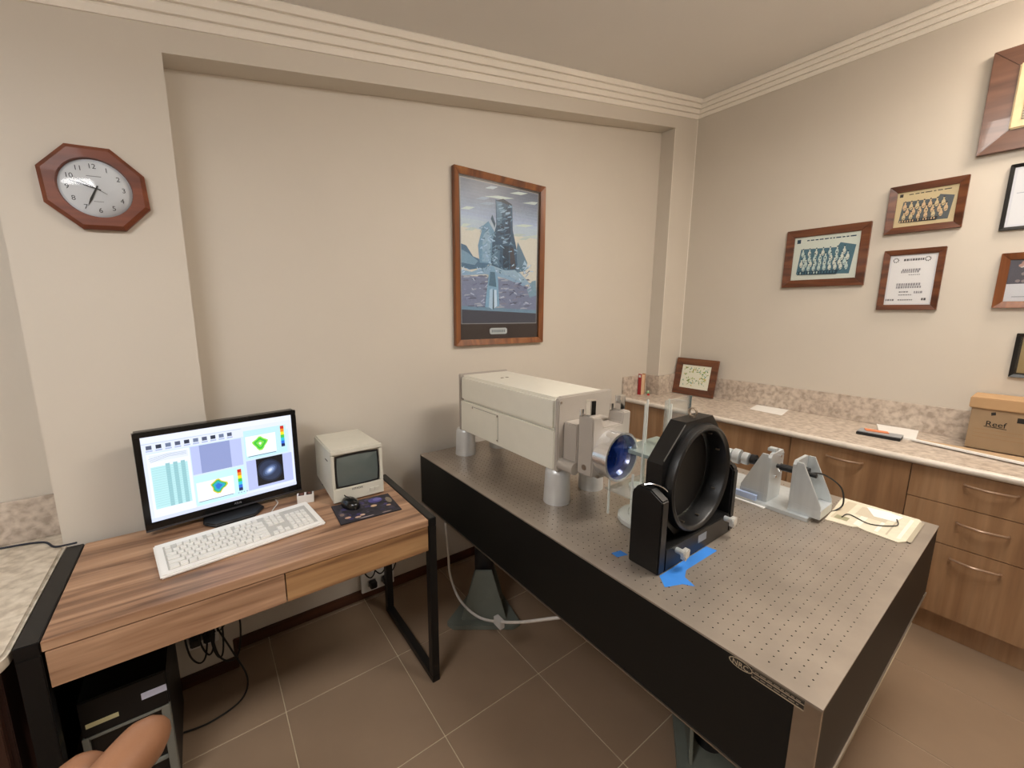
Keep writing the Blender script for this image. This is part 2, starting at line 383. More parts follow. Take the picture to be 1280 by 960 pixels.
text('maker_mark', 'ASUS', mat('silver print', '#8f8f95', .4), bz, (.02, -.0185, MZ+.02), (1, 0, 0), (0, 0, 1), .011, local=True)
MB().box(-.04, .04, .02, .05, .0, .2).build('neck', M_satin, mon, .008, local=True)
MB().prism([(-.105, -.055), (-.075, -.105), (.06, -.105), (.105, -.05), (.085, .05), (-.085, .05)], 2, 0, .014).build('stand_base', M_satin, mon, .006, 3, smooth=True, local=True)
S_ = Ink(); SW, SH = MW-2*fw_, MH-fw_-.032
def r(a, b, c_, d, col): S_.rect(a*SW, b*SW, (1-d)*SH, (1-c_)*SH, col)   # v from top
r(0, 1, 0, 1, '#dfe6fb'); r(0, 1, .0, .07, '#e6eafc'); r(0, .62, .08, .085, '#b4c2e6')
r(.02, .97, .19, .93, '#cfe2f0')
for i in range(10): r(.025+i*.055, .057+i*.055, .105, .15, ['#525a72', '#2f3648', '#6d7a96'][i % 3]); r(.022+i*.055, .06+i*.055, .16, .175, '#a9b6d8')
r(.02, .27, .20, .97, '#eaf0fb'); r(.035, .26, .22, .3, '#dfe6f4')
for i in range(3): S_.line([(SW*(.03+.005*i), SH*(.74-.02*i)), (SW*.14, SH*(.77-.015*i)), (SW*.25, SH*(.765-.015*i))], .0012, '#9aa9bd')
r(.035, .25, .36, .86, '#b7e4e8')
for i in range(3): r(.12+i*.045, .145+i*.045, .34, .86, '#93c3ca')
for i in range(17): r(.04, .245, .375+i*.028, .379+i*.028, '#9fd0d6')
r(.275, .61, .2, .55, '#b8c2ec'); r(.33, .53, .2, .55, '#8f9bcb')
r(.275, .61, .57, .95, '#c3ecf2'); r(.285, .53, .66, .9, '#f3f3fb'); r(.29, .52, .9, .908, '#6b7a95')
r(.63, .95, .12, .5, '#bfe6ee'); r(.64, .865, .2, .46, '#f6f5fb'); r(.65, .86, .465, .473, '#5f6f8c')
r(.63, .98, .52, .92, '#b7c0ea'); r(.70, .905, .52, .89, '#0b0d14')
for f_, cc in ((1., '#1c2438'), (.86, '#2a3650'), (.7, '#3d4d70'), (.52, '#6075a0'), (.34, '#94a8d0'), (.18, '#cdd9f2')):
    S_.disc(SW*.80, SH*(1-.705), SW*.09*f_, SH*(.165*f_ if f_ > .7 else .09*f_), cc, 20, .6)
def blob(u, v, k):
    cs = [('#e0c83a', 1), ('#3fb55c', .86), ('#2aa6c8', .66), ('#2d6fd0', .4)] if k else [('#8fe04a', 1), ('#3cc23f', .8), ('#7ed94c', .5), ('#e8f5e0', .2)]
    for c_, f_ in cs: S_.poly([(u+.026*f_*math.cos(a)*(1+.25*math.sin(3*a+k)), v+.026*f_*math.sin(a)*(1+.2*math.cos(4*a))) for a in [i*math.pi/9 for i in range(18)]], c_)
blob(SW*.425, SH*.245, 1); blob(SW*.745, SH*.685, 0)
for u, v0 in ((.56, .60), (.905, .13)):
    for i, c_ in enumerate(('#c8281e', '#f08a20', '#f2e02a', '#46c24a', '#2ac0d8', '#2a6ad8', '#14225a')): r(u, u+.028, v0+i*.041, v0+(i+1)*.041, c_)
for i in range(4): r(.55+i*.02, .56+i*.02, .905, .915, '#8a97c0')
r(0, 1, .955, 1, '#d4dcf6')
S_.build('screen', printmat('monitor screen light', .25, 1.0), mon, (-SW/2, -.0125, MZ+.032), (1, 0, 0), (0, 0, 1), local=True)
tag(MB().tube([(-3.16, -.17, DZ+.004), (-3.155, -.215, DZ+.004), (-3.175, -.26, DZ+.004), (-3.19, -.3, DZ+.004), (-3.185, -.33, DZ+.008)], .002).build('keyboard_cable', M_cablew, origin=(-3.16, -.2, DZ), smooth=True), 'thin white cable running from behind the monitor to the keyboard', 'cable')

# keyboard
ka = math.atan2(.065, .485)
kb = thing('keyboard', 'white full size keyboard in front of the monitor', 'keyboard', (-3.292, -.452, DZ), ka)
KW, KD = .49, .205
MB().prism([(-KD/2, .0), (KD/2, .0), (KD/2, .026), (-KD/2, .012)], 0, -KW/2, KW/2).build('case', M_white, kb, .004, 2, local=True)
kz = lambda y: .012+.014*(y+KD/2)/KD
keym = {}
MK = mat('keycap plastic', '#e3e2de', .5, var=.02); MKd = mat('key well', '#bdbcb8', .6)
MB().prism([(-KD/2+.022, kz(-KD/2+.022)-.004), (KD/2-.03, kz(KD/2-.03)-.004), (KD/2-.03, kz(KD/2-.03)+.0006), (-KD/2+.022, kz(-KD/2+.022)+.0006)], 0, -KW/2+.022, KW/2-.02).build('key_well', MKd, kb, local=True)
def key(x, y, wx, wy=.0165):
    k = (round(wx, 4), round(wy, 4))
    if k not in keym:
        o = MB().add([(-wx/2, -wy/2, 0), (wx/2, -wy/2, 0), (wx/2, wy/2, 0), (-wx/2, wy/2, 0), (-wx/2+.0018, -wy/2+.0018, .006), (wx/2-.0018, -wy/2+.0018, .006), (wx/2-.0018, wy/2-.0015, .006), (-wx/2+.0018, wy/2-.0015, .006)],
                     [(3, 2, 1, 0), (4, 5, 6, 7), (0, 1, 5, 4), (1, 2, 6, 5), (2, 3, 7, 6), (3, 0, 4, 7)]).build('key', MK, None, local=True); keym[k] = o.data
    else: o = bpy.data.objects.new('key', keym[k]); COL.objects.link(o)
    o.parent = kb; o.location = (x, y, kz(y)); o.rotation_euler = (math.atan(.014/KD), 0, 0)
P_ = .019; xk = -KW/2+.025
for rI in range(6):
    y = -KD/2+.034+rI*.0238 if rI < 5 else -KD/2+.034+5*.0238+.004
    if rI == 0: ws = [1.4, 1.2, 1.2, 5.8, 1.2, 1.2, 1.2, 1.8]
    elif rI == 1: ws = [2.3]+[1]*10+[2.7]
    elif rI == 2: ws = [1.8]+[1]*11+[2.2]
    elif rI == 3: ws = [1.5]+[1]*12+[1.5]
    elif rI == 4: ws = [1]*13+[2]
    else: ws = [1, -.6, 1, 1, 1, 1, -.4, 1, 1, 1, 1, -.4, 1, 1, 1, 1]
    x = xk
    for q in ws:
        if q > 0: key(x+q*P_/2, y, q*P_-.0012, .0205)
        x += abs(q)*P_
    x = xk+15*P_+.008
    for i in range(3):
        if rI in (0, 3, 4, 5) or (rI == 1 and i == 1): key(x+(i+.5)*P_, y, P_-.0012, .0205)
    x += 3*P_+.008
    for i in range(4):
        if rI < 5: key(x+(i+.5)*P_*.98, y, P_*.98-.0012, .0205)

# small photo cube card
cd = thing('desk_card', 'small white folded card with two dark photos beside the monitor', 'card', (-3.055, -.262, DZ), R(-12))
MB().box(-.032, .032, -.018, .018, 0, .036).build('block', M_paper, cd, .001, local=True)
Ink().rect(-.026, -.004, -.016, .016, '#4a2418').rect(.004, .026, -.016, .016, '#38201a').disc(-.014, 0, .007, .008, '#8a5a44').disc(.015, .002, .007, .008, '#7a4a3a').build('photos', M_print, cd, (0, 0, .0364), (1, 0, 0), (0, 1, 0), local=True)

# CRT monitor
ct = thing('video_monitor', 'small ivory tube monitor with grey screen on the desk', 'monitor', (-2.86, -.2, DZ))
x0, x1, y0, y1, z0, z1 = -2.968, -2.752, -.361, -.055, DZ+.006, .984
MB().add([(x0, y0, z0), (x1, y0, z0), (x1, y0, z1), (x0, y0, z1), (x0+.004, y1, z0+.02), (x1-.004, y1, z0+.02), (x1-.004, y1, z1-.006), (x0+.004, y1, z1-.006)], [(0, 1, 2, 3), (4, 7, 6, 5), (0, 4, 5, 1), (3, 2, 6, 7), (0, 3, 7, 4), (1, 5, 6, 2)]).build('case', M_crt, ct, .006, 3, smooth=True)
def rrect(xa, xb, za, zb, bow_=.006, n=8):
    out = []
    for i in range(n): t = i/n; out.append((xa+(xb-xa)*t, za-bow_*math.sin(math.pi*t)))
    for i in range(n): t = i/n; out.append((xb+bow_*math.sin(math.pi*t), za+(zb-za)*t))
    for i in range(n): t = i/n; out.append((xb+(xa-xb)*t, zb+bow_*math.sin(math.pi*t)))
    for i in range(n): t = i/n; out.append((xa-bow_*math.sin(math.pi*t), zb+(za-zb)*t))
    return out
def ringmesh(o_, i_, yo, yi):
    n = len(o_); return MB().add([(p[0], yo, p[1]) for p in o_]+[(p[0], yi, p[1]) for p in i_], [(i, (i+1) % n, n+(i+1) % n, n+i) for i in range(n)])
B = MB(); B.box(x0, x1, -.372, -.361, z0, .815); B.box(x0, x1, -.372, -.361, .966, z1); B.box(x0, x0+.012, -.372, -.361, .815, .963); B.box(x1-.014, x1, -.372, -.361, .815, .963)
fz = B.build('front_bezel', M_crt, ct, .002)
so, si = rrect(-2.951, -2.770, .818, .957, .004), rrect(-2.944, -2.777, .825, .950, .003)
MB().prism(so, 1, -.366, -.36).build('screen_surround', M_satin, ct)
vs = [(0, 0)]; n = len(si); cx_, cz_ = -2.8605, .8875
V = [(cx_, -.3735, cz_)]; F = []
for k, f_ in enumerate((.4, .75, 1.)): V += [(cx_+(p[0]-cx_)*f_, -.3735+.0065*f_*f_, cz_+(p[1]-cz_)*f_) for p in si]
for i in range(n):
    F.append((0, 1+i, 1+(i+1) % n))
    for k in range(2): F.append((1+k*n+i, 1+(k+1)*n+i, 1+(k+1)*n+(i+1) % n, 1+k*n+(i+1) % n))
MB().add(V, F).build('tube_screen', mat('grey tube glass', '#5d6664', .12, var=.02, coat=.4), ct, smooth=True)
text('maker_mark', 'HITACHI', M_ink, ct, (-2.868, -.3725, .803), (1, 0, 0), (0, 0, 1), .0115, depth=.0004)
for i in range(2): bx('button', M_crt, ct, -2.815+i*.022, -2.797+i*.022, -.3745, -.371, .775, .79, .001)
bx('vent_slot', M_ink, ct, x0-.0005, x0+.004, -.31, -.27, .925, .929)
for px, py in ((x0+.02, -.34), (x1-.02, -.34), (x0+.02, -.12), (x1-.02, -.12)): MB().cyl((px, py, DZ), (px, py, z0+(.02*(-.361-py)/(-.281) if py > -.2 else 0)+.004), .009, n=12).build('foot', M_satin, ct)

# mouse mat + mouse
mm = thing('mouse_mat', 'dark mouse mat with blue and orange picture under the mouse', 'mouse mat', (-2.866, -.475, DZ), R(-3))
MB().box(-.121, .119, -.097, .087, 0, .004).build('pad', mat('dark mat rubber', '#26232a', .6), mm, .0015, local=True)
I_ = Ink().rect(-.119, .117, -.095, .085, '#2b2830'); rnd = random.Random(3)
for k in range(90):
    u, v = rnd.uniform(-.11, .11), rnd.uniform(-.085, .075); c_ = rnd.choice(['#3a3542', '#2f2d45', '#24222a', '#4a4250', '#1d1b22', '#3c3560'])
    I_.disc(u, v, rnd.uniform(.005, .018), rnd.uniform(.004, .012), c_, 8, rnd.random()*3)
for (u, v, a, b, c_) in ((.05, .045, .03, .026, '#4a4585'), (.058, .05, .018, .014, '#6a66a5'), (.03, -.005, .013, .01, '#c9a988'), (-.085, -.055, .012, .009, '#c49c86'), (-.05, -.07, .012, .008, '#b89a8c'), (-.03, -.06, .01, .008, '#d0b098'), (.085, -.03, .01, .007, '#b59478'), (-.02, -.085, .03, .004, '#9a8d8d'), (.06, -.085, .02, .004, '#8d7d78'), (-.1, -.02, .009, .012, '#7c6a62'), (.1, .02, .012, .03, '#7c7263')):
    I_.disc(u, v, a, b, c_, 10)
I_.build('picture', printmat('mat print', .6), mm, (0, 0, .0042), (1, 0, 0), (0, 1, 0), step=.000006, local=True)
ms = thing('computer_mouse', 'black computer mouse on the mouse mat', 'mouse', (-2.915, -.425, DZ+.0048), R(12))
V = []; F = []; nn, mm_ = 16, 7
for j in range(mm_+1):
    f_ = j/mm_; 
    for i in range(nn):
        a = 2*math.pi*i/nn; rr = math.cos(f_*math.pi/2)**.55 if j else 1
        V.append((.031*rr*math.cos(a), .054*rr*math.sin(a), .033*math.sin(f_*math.pi/2)))
for j in range(mm_):
    for i in range(nn): F.append((j*nn+i, j*nn+(i+1) % nn, (j+1)*nn+(i+1) % nn, (j+1)*nn+i))
F.append(tuple(range(nn))[::-1])
MB().add(V, F).build('shell', M_blackp, ms, smooth=True, local=True)
MB().cyl((-.004, .026, .024), (.004, .026, .024), .009, n=14).build('scroll_wheel', mat('grey rubber', '#55565a', .5), ms, local=True)
MB().box(-.0006, .0006, .0, .05, .028, .0335).build('button_split', M_ink, ms, local=True)

# ------------------------------------------------------------------ optical table
TX0, TX1, TY0, TY1, TZ, TB = -2.458, -1.253, -1.952, -.12, .8, .525
ot = thing('optical_table', 'large optical breadboard table with steel top and black sides', 'table', ((TX0+TX1)/2, (TY0+TY1)/2, 0))
# top plate with real tapped holes on a one inch grid
V = []; F = []; p = .0254; nx, ny = 45, 71; hx0, hy0 = -2.418, -1.915; hr = .0021; zd = TZ-.006
gx0, gy0 = hx0-p/2, hy0-p/2; gx1, gy1 = gx0+nx*p, gy0+ny*p
for a in range(nx):
    for b in range(ny):
        cx, cy = hx0+a*p, hy0+b*p; o = len(V); h = p/2
        outer = [(-h, -h), (0, -h), (h, -h), (h, 0), (h, h), (0, h), (-h, h), (-h, 0)]
        V += [(cx+u, cy+v, TZ) for u, v in outer]
        inner = [(hr*math.cos(R(225+45*k)), hr*math.sin(R(225+45*k))) for k in range(8)]
        V += [(cx+u, cy+v, TZ) for u, v in inner]+[(cx+u, cy+v, zd) for u, v in inner]
        for k in range(8):
            k2 = (k+1) % 8; F.append((o+k, o+k2, o+8+k2, o+8+k)); F.append((o+8+k, o+8+k2, o+16+k2, o+16+k))
        F.append(tuple(o+16+k for k in range(8)))
o = len(V); V += [(gx0, gy0, TZ), (gx1, gy0, TZ), (gx1, gy1, TZ), (gx0, gy1, TZ), (TX0, TY0, TZ), (TX1, TY0, TZ), (TX1, TY1, TZ), (TX0, TY1, TZ)]
F += [(o+4, o+5, o+1, o), (o+5, o+6, o+2, o+1), (o+6, o+7, o+3, o+2), (o+7, o+4, o, o+3)]
o = len(V); V += [(TX0, TY0, TZ), (TX1, TY0, TZ), (TX1, TY1, TZ), (TX0, TY1, TZ), (TX0, TY0, TZ-.005), (TX1, TY0, TZ-.005), (TX1, TY1, TZ-.005), (TX0, TY1, TZ-.005)]
F += [(o, o+1, o+5, o+4), (o+1, o+2, o+6, o+5), (o+2, o+3, o+7, o+6), (o+3, o, o+4, o+7)]
me = bpy.data.meshes.new('top_plate'); pw = parent_world(ot)
me.from_pydata([(a-pw.x, b-pw.y, c-pw.z) for a, b, c in V], [], F); me.materials.append(M_steel); me.materials.append(mat('dark tapped hole', '#473e36', .8))  # hole walls and bottoms coloured darker than the plate
idx = 0
mi = [0]*len(me.polygons)
for q in range(nx*ny):
    for k in range(8): mi[q*17+k*2+1] = 1
    mi[q*17+16] = 1
me.polygons.foreach_set('material_index', mi)
tp = bpy.data.objects.new('top_plate', me); COL.objects.link(tp); tp.parent = ot
M_tside = mat('black laminate side', '#0c0c0b', .5, spec=.35)
bx('core', M_tside, ot, TX0+.012, TX1-.012, TY0+.012, TY1-.012, TB+.006, TZ-.007)
e_ = .0015
bx('side_panel', M_tside, ot, TX0+e_, TX0+.012, TY0+.048, TY1-e_, TB+.005, TZ-.0055)
bx('side_panel', M_tside, ot, TX1-.012, TX1-e_, TY0+e_, TY1-e_, TB+.005, TZ-.0055)
bx('side_panel', M_tside, ot, TX0+.012, TX1-.012, TY0+e_, TY0+.012, TB+.005, TZ-.0055)
bx('side_panel', M_tside, ot, TX0+.012, TX1-.012, TY1-.012, TY1-e_, TB+.005, TZ-.0055)
bx('corner_strip', M_steelm, ot, TX0+.0005, TX0+.012, TY0+e_, TY0+.047, TB+.005, TZ-.0055)
bx('corner_strip', M_steelm, ot, TX0+.0005, TX0+.012, TY1-e_, TY1+.004, TB+.005, TZ-.0055)
bx('bottom_plate', M_steelm, ot, TX0-.002, TX1+.002, TY0-.002, TY1+.002, TB, TB+.004)
npl = Ink()
npl.disc(.026, .0, .026, .0115, '#b7a88f', 24).disc(.026, 0, .0235, .0095, '#1c1814', 24)
npl.rect(.05, .15, -.0125, -.0105, '#b7a88f').rect(.05, .15, -.0105, .012, '#5d5346').rect(.052, .149, -.009, -.0005, '#1c1814').rect(.052, .149, .002, .0085, '#2a241d').rect(.05, .15, -.0005, .002, '#a49580')
rnd = random.Random(5)
for row, v in ((0, -.0065), (1, .0038)):
    u = .056
    while u < .143:
        l = rnd.uniform(.004, .012); npl.rect(u, u+l, v, v+.0022, '#8f8270'); u += l+.003
npo = npl.build('nameplate', M_print, ot, (TX0-.0006, -1.772, .7845), (0, -1, 0), (0, 0, 1))
text('nameplate_letters', 'NRC', mat('brass print', '#b7a88f', .5), ot, (TX0-.0028, -1.798, .7845), (0, -1, 0), (0, 0, 1), .017)
# table legs (isolator stands)
M_leg = mat('grey green enamel', '#6b7068', .45)
def stand(cx, cy, ang):
    g = MB(); q = lambda u, v, z: (cx+u*math.cos(ang)-v*math.sin(ang), cy+u*math.sin(ang)+v*math.cos(ang), z)
    def pr(pts, a, b, ax):
        n = len(pts)
        vs = [q(*(p_[0], a, p_[1])) if ax == 'v' else q(p_[0], p_[1], a) for p_ in pts]+[q(*(p_[0], b, p_[1])) if ax == 'v' else q(p_[0], p_[1], b) for p_ in pts]
        return vs, [tuple(range(n)), tuple(range(n, 2*n))]+[(i, (i+1) % n, n+(i+1) % n, n+i) for i in range(n)]
    lg = MB().add(*pr([(-.185, -.02), (-.15, -.05), (.15, -.05), (.185, -.02), (.09, .2), (-.09, .2)], 0, .028, 'z')).build('leg', M_leg, ot, .004)
    MB().add(*pr([(-.115, .028), (.115, .028), (.04, .30), (-.04, .30)], -.012, .0, 'v')).build('gusset_plate', M_leg, lg, .002)
    MB().add(*pr([(-.1, .028), (.1, .028), (.035, .29), (-.035, .29)], .14, .15, 'v')).build('gusset_plate', M_leg, lg, .002)
    MB().cyl(q(0, .07, .028), q(0, .07, .44), .05, n=24).build('isolator', M_satin, lg, smooth=True)
    MB().cyl(q(0, .07, .44), q(0, .07, TB), .03, n=24).build('piston', M_satin, lg, smooth=True)
stand(-2.335, -.555, R(-36)); stand(-1.45, -.5, R(36)); stand(-1.45, -1.6, R(144)); stand(-2.05, -1.5, R(216))

# ------------------------------------------------------------------ interferometer
it = thing('interferometer', 'cream laser interferometer with chrome lens barrel on the optical table', 'instrument', (-2.14, -.65, TZ))
IX0, IX1, IY0, IY1, IZ0, IZ1 = -2.29, -1.992, -.99, -.272, .945, 1.238
bx('lower_housing', M_cream, it, IX0, IX1, IY0, IY1, IZ0, 1.105, .004)
bx('top_cover', M_cream, it, IX0, IX1, IY0, IY1, 1.1065, IZ1, .012, seg=4, smooth=True)
bx('rear_plate', M_greyp, it, IX0-.004, IX1+.004, IY1, IY1+.012, IZ0, IZ1+.006, .003)
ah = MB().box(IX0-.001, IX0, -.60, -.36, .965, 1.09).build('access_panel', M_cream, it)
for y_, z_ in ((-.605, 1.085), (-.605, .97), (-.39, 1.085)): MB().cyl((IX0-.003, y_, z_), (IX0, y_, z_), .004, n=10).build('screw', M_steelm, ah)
B = MB(); B.box(IX0-.0012, IX0, -.61, -.385, 1.0895, 1.091); B.box(IX0-.0012, IX0, -.6105, -.609, .962, 1.091); B.build('panel_seam_shadow', mat('painted seam shadow', '#6d6a60', .7), it)  # grey bars paint the shadow in the panel gap
for u in (-2.17, -2.14): bx('cover_screw', M_steelm, it, u-.008, u+.008, -.48, -.47, IZ1, IZ1+.002, .001)
MB().prism([(IX0+.0, IZ0), (IX1+.01, IZ0), (IX1+.01, IZ1+.006), (IX0+.012, IZ1+.006), (IX0, IZ1-.006)], 1, IY0-.022, IY0).build('front_plate', M_greyp, it, .004, 2, smooth=True)
MB().cyl((IX0+.012, IY0-.024, 1.222), (IX0+.012, IY0-.02, 1.222), .005, n=12).build('screw', M_steelm, it)
bx('mount_block', M_greyp, it, -2.262, -2.055, -1.085, IY0-.022, .96, 1.146, .004)
mb_ = MB().prism([(-2.262, .965), (-2.055, .965), (-2.05, 1.19), (-2.092, 1.19), (-2.10, 1.146), (-2.205, 1.146), (-2.215, 1.19), (-2.262, 1.19)], 1, -1.162, -1.089).build('mount_ring_block', M_greyp, it, .004, 2, smooth=True)
MB().cyl((-2.268, -1.088, .978), (-2.268, IY0-.02, .978), .024, n=28).build('cable_boss', M_greyp, it, smooth=True)
for xk_ in (-2.238, -2.072):
    MB().cyl((xk_, -1.125, 1.19), (xk_, -1.125, 1.196), .013, n=24).build('knob_collar', M_chrome, mb_, smooth=True)
    MB().cyl((xk_, -1.125, 1.194), (xk_, -1.125, 1.248), .021, n=6).build('thumb_knob', M_chrome, mb_, .0015, smooth=True)
    MB().cyl((xk_-.025, -1.105, 1.19), (xk_-.025, -1.105, 1.215), .008, n=14).build('lock_pin', M_chrome, mb_, smooth=True)
MB().cyl((-2.2635, -1.125, .995), (-2.255, -1.125, .995), .011, n=18).build('set_screw', M_steelm, mb_)
lx_, lz_ = -2.172, 1.045
MB().lathe([(.075, 0), (.088, .0), (.088, .05), (.092, .052), (.092, .066), (.084, .066), (.084, .03), (.075, .02)], (lx_, -1.160, lz_), (0, -1, 0), 56).build('lens_barrel', mat('satin chrome', '#e9e9e9', .2, .8), it, smooth=True)
MB().lathe([(0, .052), (.02, .0515), (.045, .050), (.065, .047), (.084, .043)], (lx_, -1.160, lz_), (0, -1, 0), 56).build('lens_glass', mat('blue coated lens', '#0f2f80', .14, .45, var=.45, scale=14, coat=.5), it, smooth=True)
MB().lathe([(0, 0), (.082, 0), (.082, .001)], (lx_, -1.161, lz_), (0, -1, 0), 40).build('lens_seat', M_satin, it)
bx('lower_bracket', M_greyp, it, -2.21, -2.12, -1.15, -1.06, .945, .965, .003)
for fx, fy in ((-2.250, -.25), (-2.246, -.968), (-2.03, -.955), (-2.03, -.25)):
    MB().lathe([(0, 0), (.055, 0), (.055, .004), (.050, .128), (.047, .138), (.042, .1445), (0, .1445)], (fx, fy, TZ), (0, 0, 1), 32).build('foot', mat('cast aluminium foot', '#cfd1d2', .38, .4, var=.04), it, smooth=True)

# ------------------------------------------------------------------ black octagonal flat mount
om = thing('octagonal_mirror_mount', 'black octagonal optic mount in a cradle on the optical table', 'optic mount', (-2.125, -1.46, TZ))
bx('base', M_blackm, om, -2.3175, -1.9305, -1.512, -1.406, TZ, .872, .003)
MB().prism([(-1.512, TZ), (-1.406, TZ), (-1.406, 1.03), (-1.425, 1.055), (-1.47, 1.055), (-1.512, 1.03)], 0, -2.352, -2.318).build('upright', M_blackm, om, .004)
MB().prism([(-1.512, TZ), (-1.406, TZ), (-1.406, 1.03), (-1.425, 1.05), (-1.495, 1.05), (-1.512, 1.03)], 0, -1.93, -1.897).build('upright', M_blackm, om, .006)
oc = (-2.124, 1.045); RO = .19; t8 = math.tan(R(22.5))
octa = [(oc[0]+RO*u, oc[1]+RO*v) for u, v in ((1, -t8), (1, t8), (t8, 1), (-t8, 1), (-1, t8), (-1, -t8), (-t8, -1), (t8, -1))]
# octagonal plate with round opening
n = 64; inner = [(oc[0]+.162*math.cos(2*math.pi*i/n), oc[1]+.162*math.sin(2*math.pi*i/n)) for i in range(n)]
def octpt(a):
    d_ = Vector((math.cos(a), math.sin(a))); s_ = max(abs(d_.x), abs(d_.y), (abs(d_.x)+abs(d_.y))/ (1+t8)); return (oc[0]+RO*d_.x/s_, oc[1]+RO*d_.y/s_)
outer = [octpt(2*math.pi*i/n+1e-9) for i in range(n)]
yf, yb = -1.478, -1.425
V = [(a, yf, b) for a, b in outer]+[(a, yf, b) for a, b in inner]+[(a, yb, b) for a, b in outer]+[(a, yb, b) for a, b in inner]
F = []
for i in range(n):
    j = (i+1) % n; F += [(i, j, n+j, n+i), (2*n+i, 3*n+i, 3*n+j, 2*n+j), (i, 2*n+i, 2*n+j, j), (n+i, n+j, 3*n+j, 3*n+i)]
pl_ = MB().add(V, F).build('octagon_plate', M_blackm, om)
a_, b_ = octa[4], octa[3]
MB().cyl((a_[0]+.004, yf-.001, a_[1]+.012), (b_[0]-.006, yf-.001, b_[1]-.006), .0022, n=8).build('bevel_highlight', mat('painted bevel highlight', '#6a6a68', .3, .7), pl_)  # bright bar paints the highlight along the plate's left bevel
MB().lathe([(.162, 0), (.175, .0), (.177, .008), (.172, .026), (.166, .03), (.158, .026), (.155, .02), (.152, -.03), (.162, -.03)], (oc[0], yf, oc[1]), (0, -1, 0), 72, closed=True).build('retaining_ring', M_blackm, om, smooth=True)
MB().lathe([(0, 0), (.155, 0), (.155, -.004)], (oc[0], yb-.006, oc[1]), (0, -1, 0), 64).build('backing_disc', mat('dark grey flocking', '#1d1b1a', .6), om)
for a in (60, 25, 150, 250, 285, 330):
    pc = (oc[0]+.15*math.cos(R(a)), -1.47, oc[1]+.15*math.sin(R(a))); MB().cyl(pc, (pc[0], -1.482, pc[2]), .003, n=10).build('retainer_screw', M_steelm, om)
MB().lathe([(.011, -.004), (.015, -.004), (.0155, 0), (.015, .004), (.011, .004)], (-2.124, -1.452, oc[1]+RO+.017), (1, 0, 0), 24, closed=True).build('lifting_eye', M_steelm, om, smooth=True)
bx('lifting_eye_base', M_steelm, om, -2.132, -2.116, -1.46, -1.444, oc[1]+RO, oc[1]+RO+.006)
for xk_, zk_ in ((-2.26, .853), (-1.965, .865)):
    MB().cyl((xk_, -1.511, zk_), (xk_, -1.532, zk_), .009, n=16).build('knob_shaft', M_alu, om, smooth=True)
    kk = MB().cyl((xk_, -1.532, zk_), (xk_, -1.548, zk_), .016, n=10).build('clamp_knob', mat('bright alloy knob', '#d8d8d4', .35, .5), om, .003)
    for j in range(3):
        a = j*2.1+.4; MB().cyl((xk_+.014*math.cos(a), -1.531, zk_+.014*math.sin(a)), (xk_+.014*math.cos(a), -1.545, zk_+.014*math.sin(a)), .007, n=10).build('knob_lobe', mat('bright alloy knob'), kk)
bx('serial_label', mat('silver label', '#8e99a8', .35, .4), om, -2.135, -2.085, -1.5128, -1.512, .83, .856)
MB().tube([(-2.34, -1.44, 1.058), (-2.33, -1.455, 1.063), (-2.322, -1.47, 1.062), (-2.312, -1.485, 1.056), (-2.305, -1.495, 1.046)], .003).build('spring_clip', M_chrome, om, smooth=True)
tag(MB().add([(-2.345, -1.5135, TZ+.0006), (-2.08, -1.5135, TZ+.0006), (-2.075, -1.548, TZ+.0006), (-2.255, -1.545, TZ+.0006), (-2.29, -1.562, TZ+.0006), (-2.305, -1.602, TZ+.0006), (-2.325, -1.575, TZ+.0006), (-2.378, -1.553, TZ+.0006)], [(0, 1, 2, 3, 4, 5, 6, 7)]).build('masking_tape', mat('blue masking tape', '#2f7fd6', .6, var=.05), origin=(-2.2, -1.53, TZ)), 'strip of blue masking tape on the table along the front of the black mount', 'tape')
tag(MB().add([(-2.366, -1.352, TZ+.0006), (-2.33, -1.36, TZ+.0006), (-2.33, -1.39, TZ+.0006), (-2.37, -1.378, TZ+.0006)], [(3, 2, 1, 0)]).build('tape_scrap', mat('blue masking tape'), origin=(-2.35, -1.37, TZ)), 'small scrap of blue tape at the back corner of the black mount', 'tape')

# ------------------------------------------------------------------ clear acrylic stand
ac = thing('acrylic_stand', 'clear acrylic stand with shelves between the lens and the black mount', 'stand', (-2.09, -1.29, TZ))
MB().lathe([(0, 0), (.092, 0), (.097, .006), (.097, .02), (.09, .026), (0, .026)], (-2.10, -1.285, TZ), (0, 0, 1), 16).build('foot_disc', M_acrge, ac)
MB().lathe([(0, .026), (.06, .026), (.06, .036), (0, .036)], (-2.10, -1.285, TZ), (0, 0, 1), 24).build('foot_step', M_acryl, ac)
for (a, b) in ((-2.205, -1.30), (-2.0, -1.30), (-2.205, -1.20), (-2.0, -1.20)):
    bx('post', M_acrge, ac, a-.0035, a+.0035, b-.0035, b+.0035, TZ+.026, 1.012 if a < -2.1 else 1.235, .001)
bx('shelf', M_acryl, ac, -2.215, -1.985, -1.31, -1.19, .922, .928); bx('shelf_lip', M_acrge, ac, -2.215, -1.985, -1.314, -1.31, .918, .932)
bx('upper_shelf', M_gslab, ac, -2.115, -1.88, -1.31, -1.17, 1.045, 1.059, .001)
bx('back_pane', M_acryl, ac, -1.99, -1.82, -1.272, -1.266, 1.06, 1.24)
bx('pane_edge', mat('blue green glass edge', '#39545a', .2), ac, -1.82, -1.815, -1.273, -1.265, 1.12, 1.24)
bx('post', M_acrge, ac, -2.117, -2.111, -1.273, -1.267, .928, 1.245, .001)
bx('post', M_acrge, ac, -1.970, -1.964, -1.273, -1.267, .928, 1.245, .001)
MB().cyl((-2.11, -1.25, .928), (-2.11, -1.25, .934), .028, n=20).build('dished_seat', M_acrge, ac)
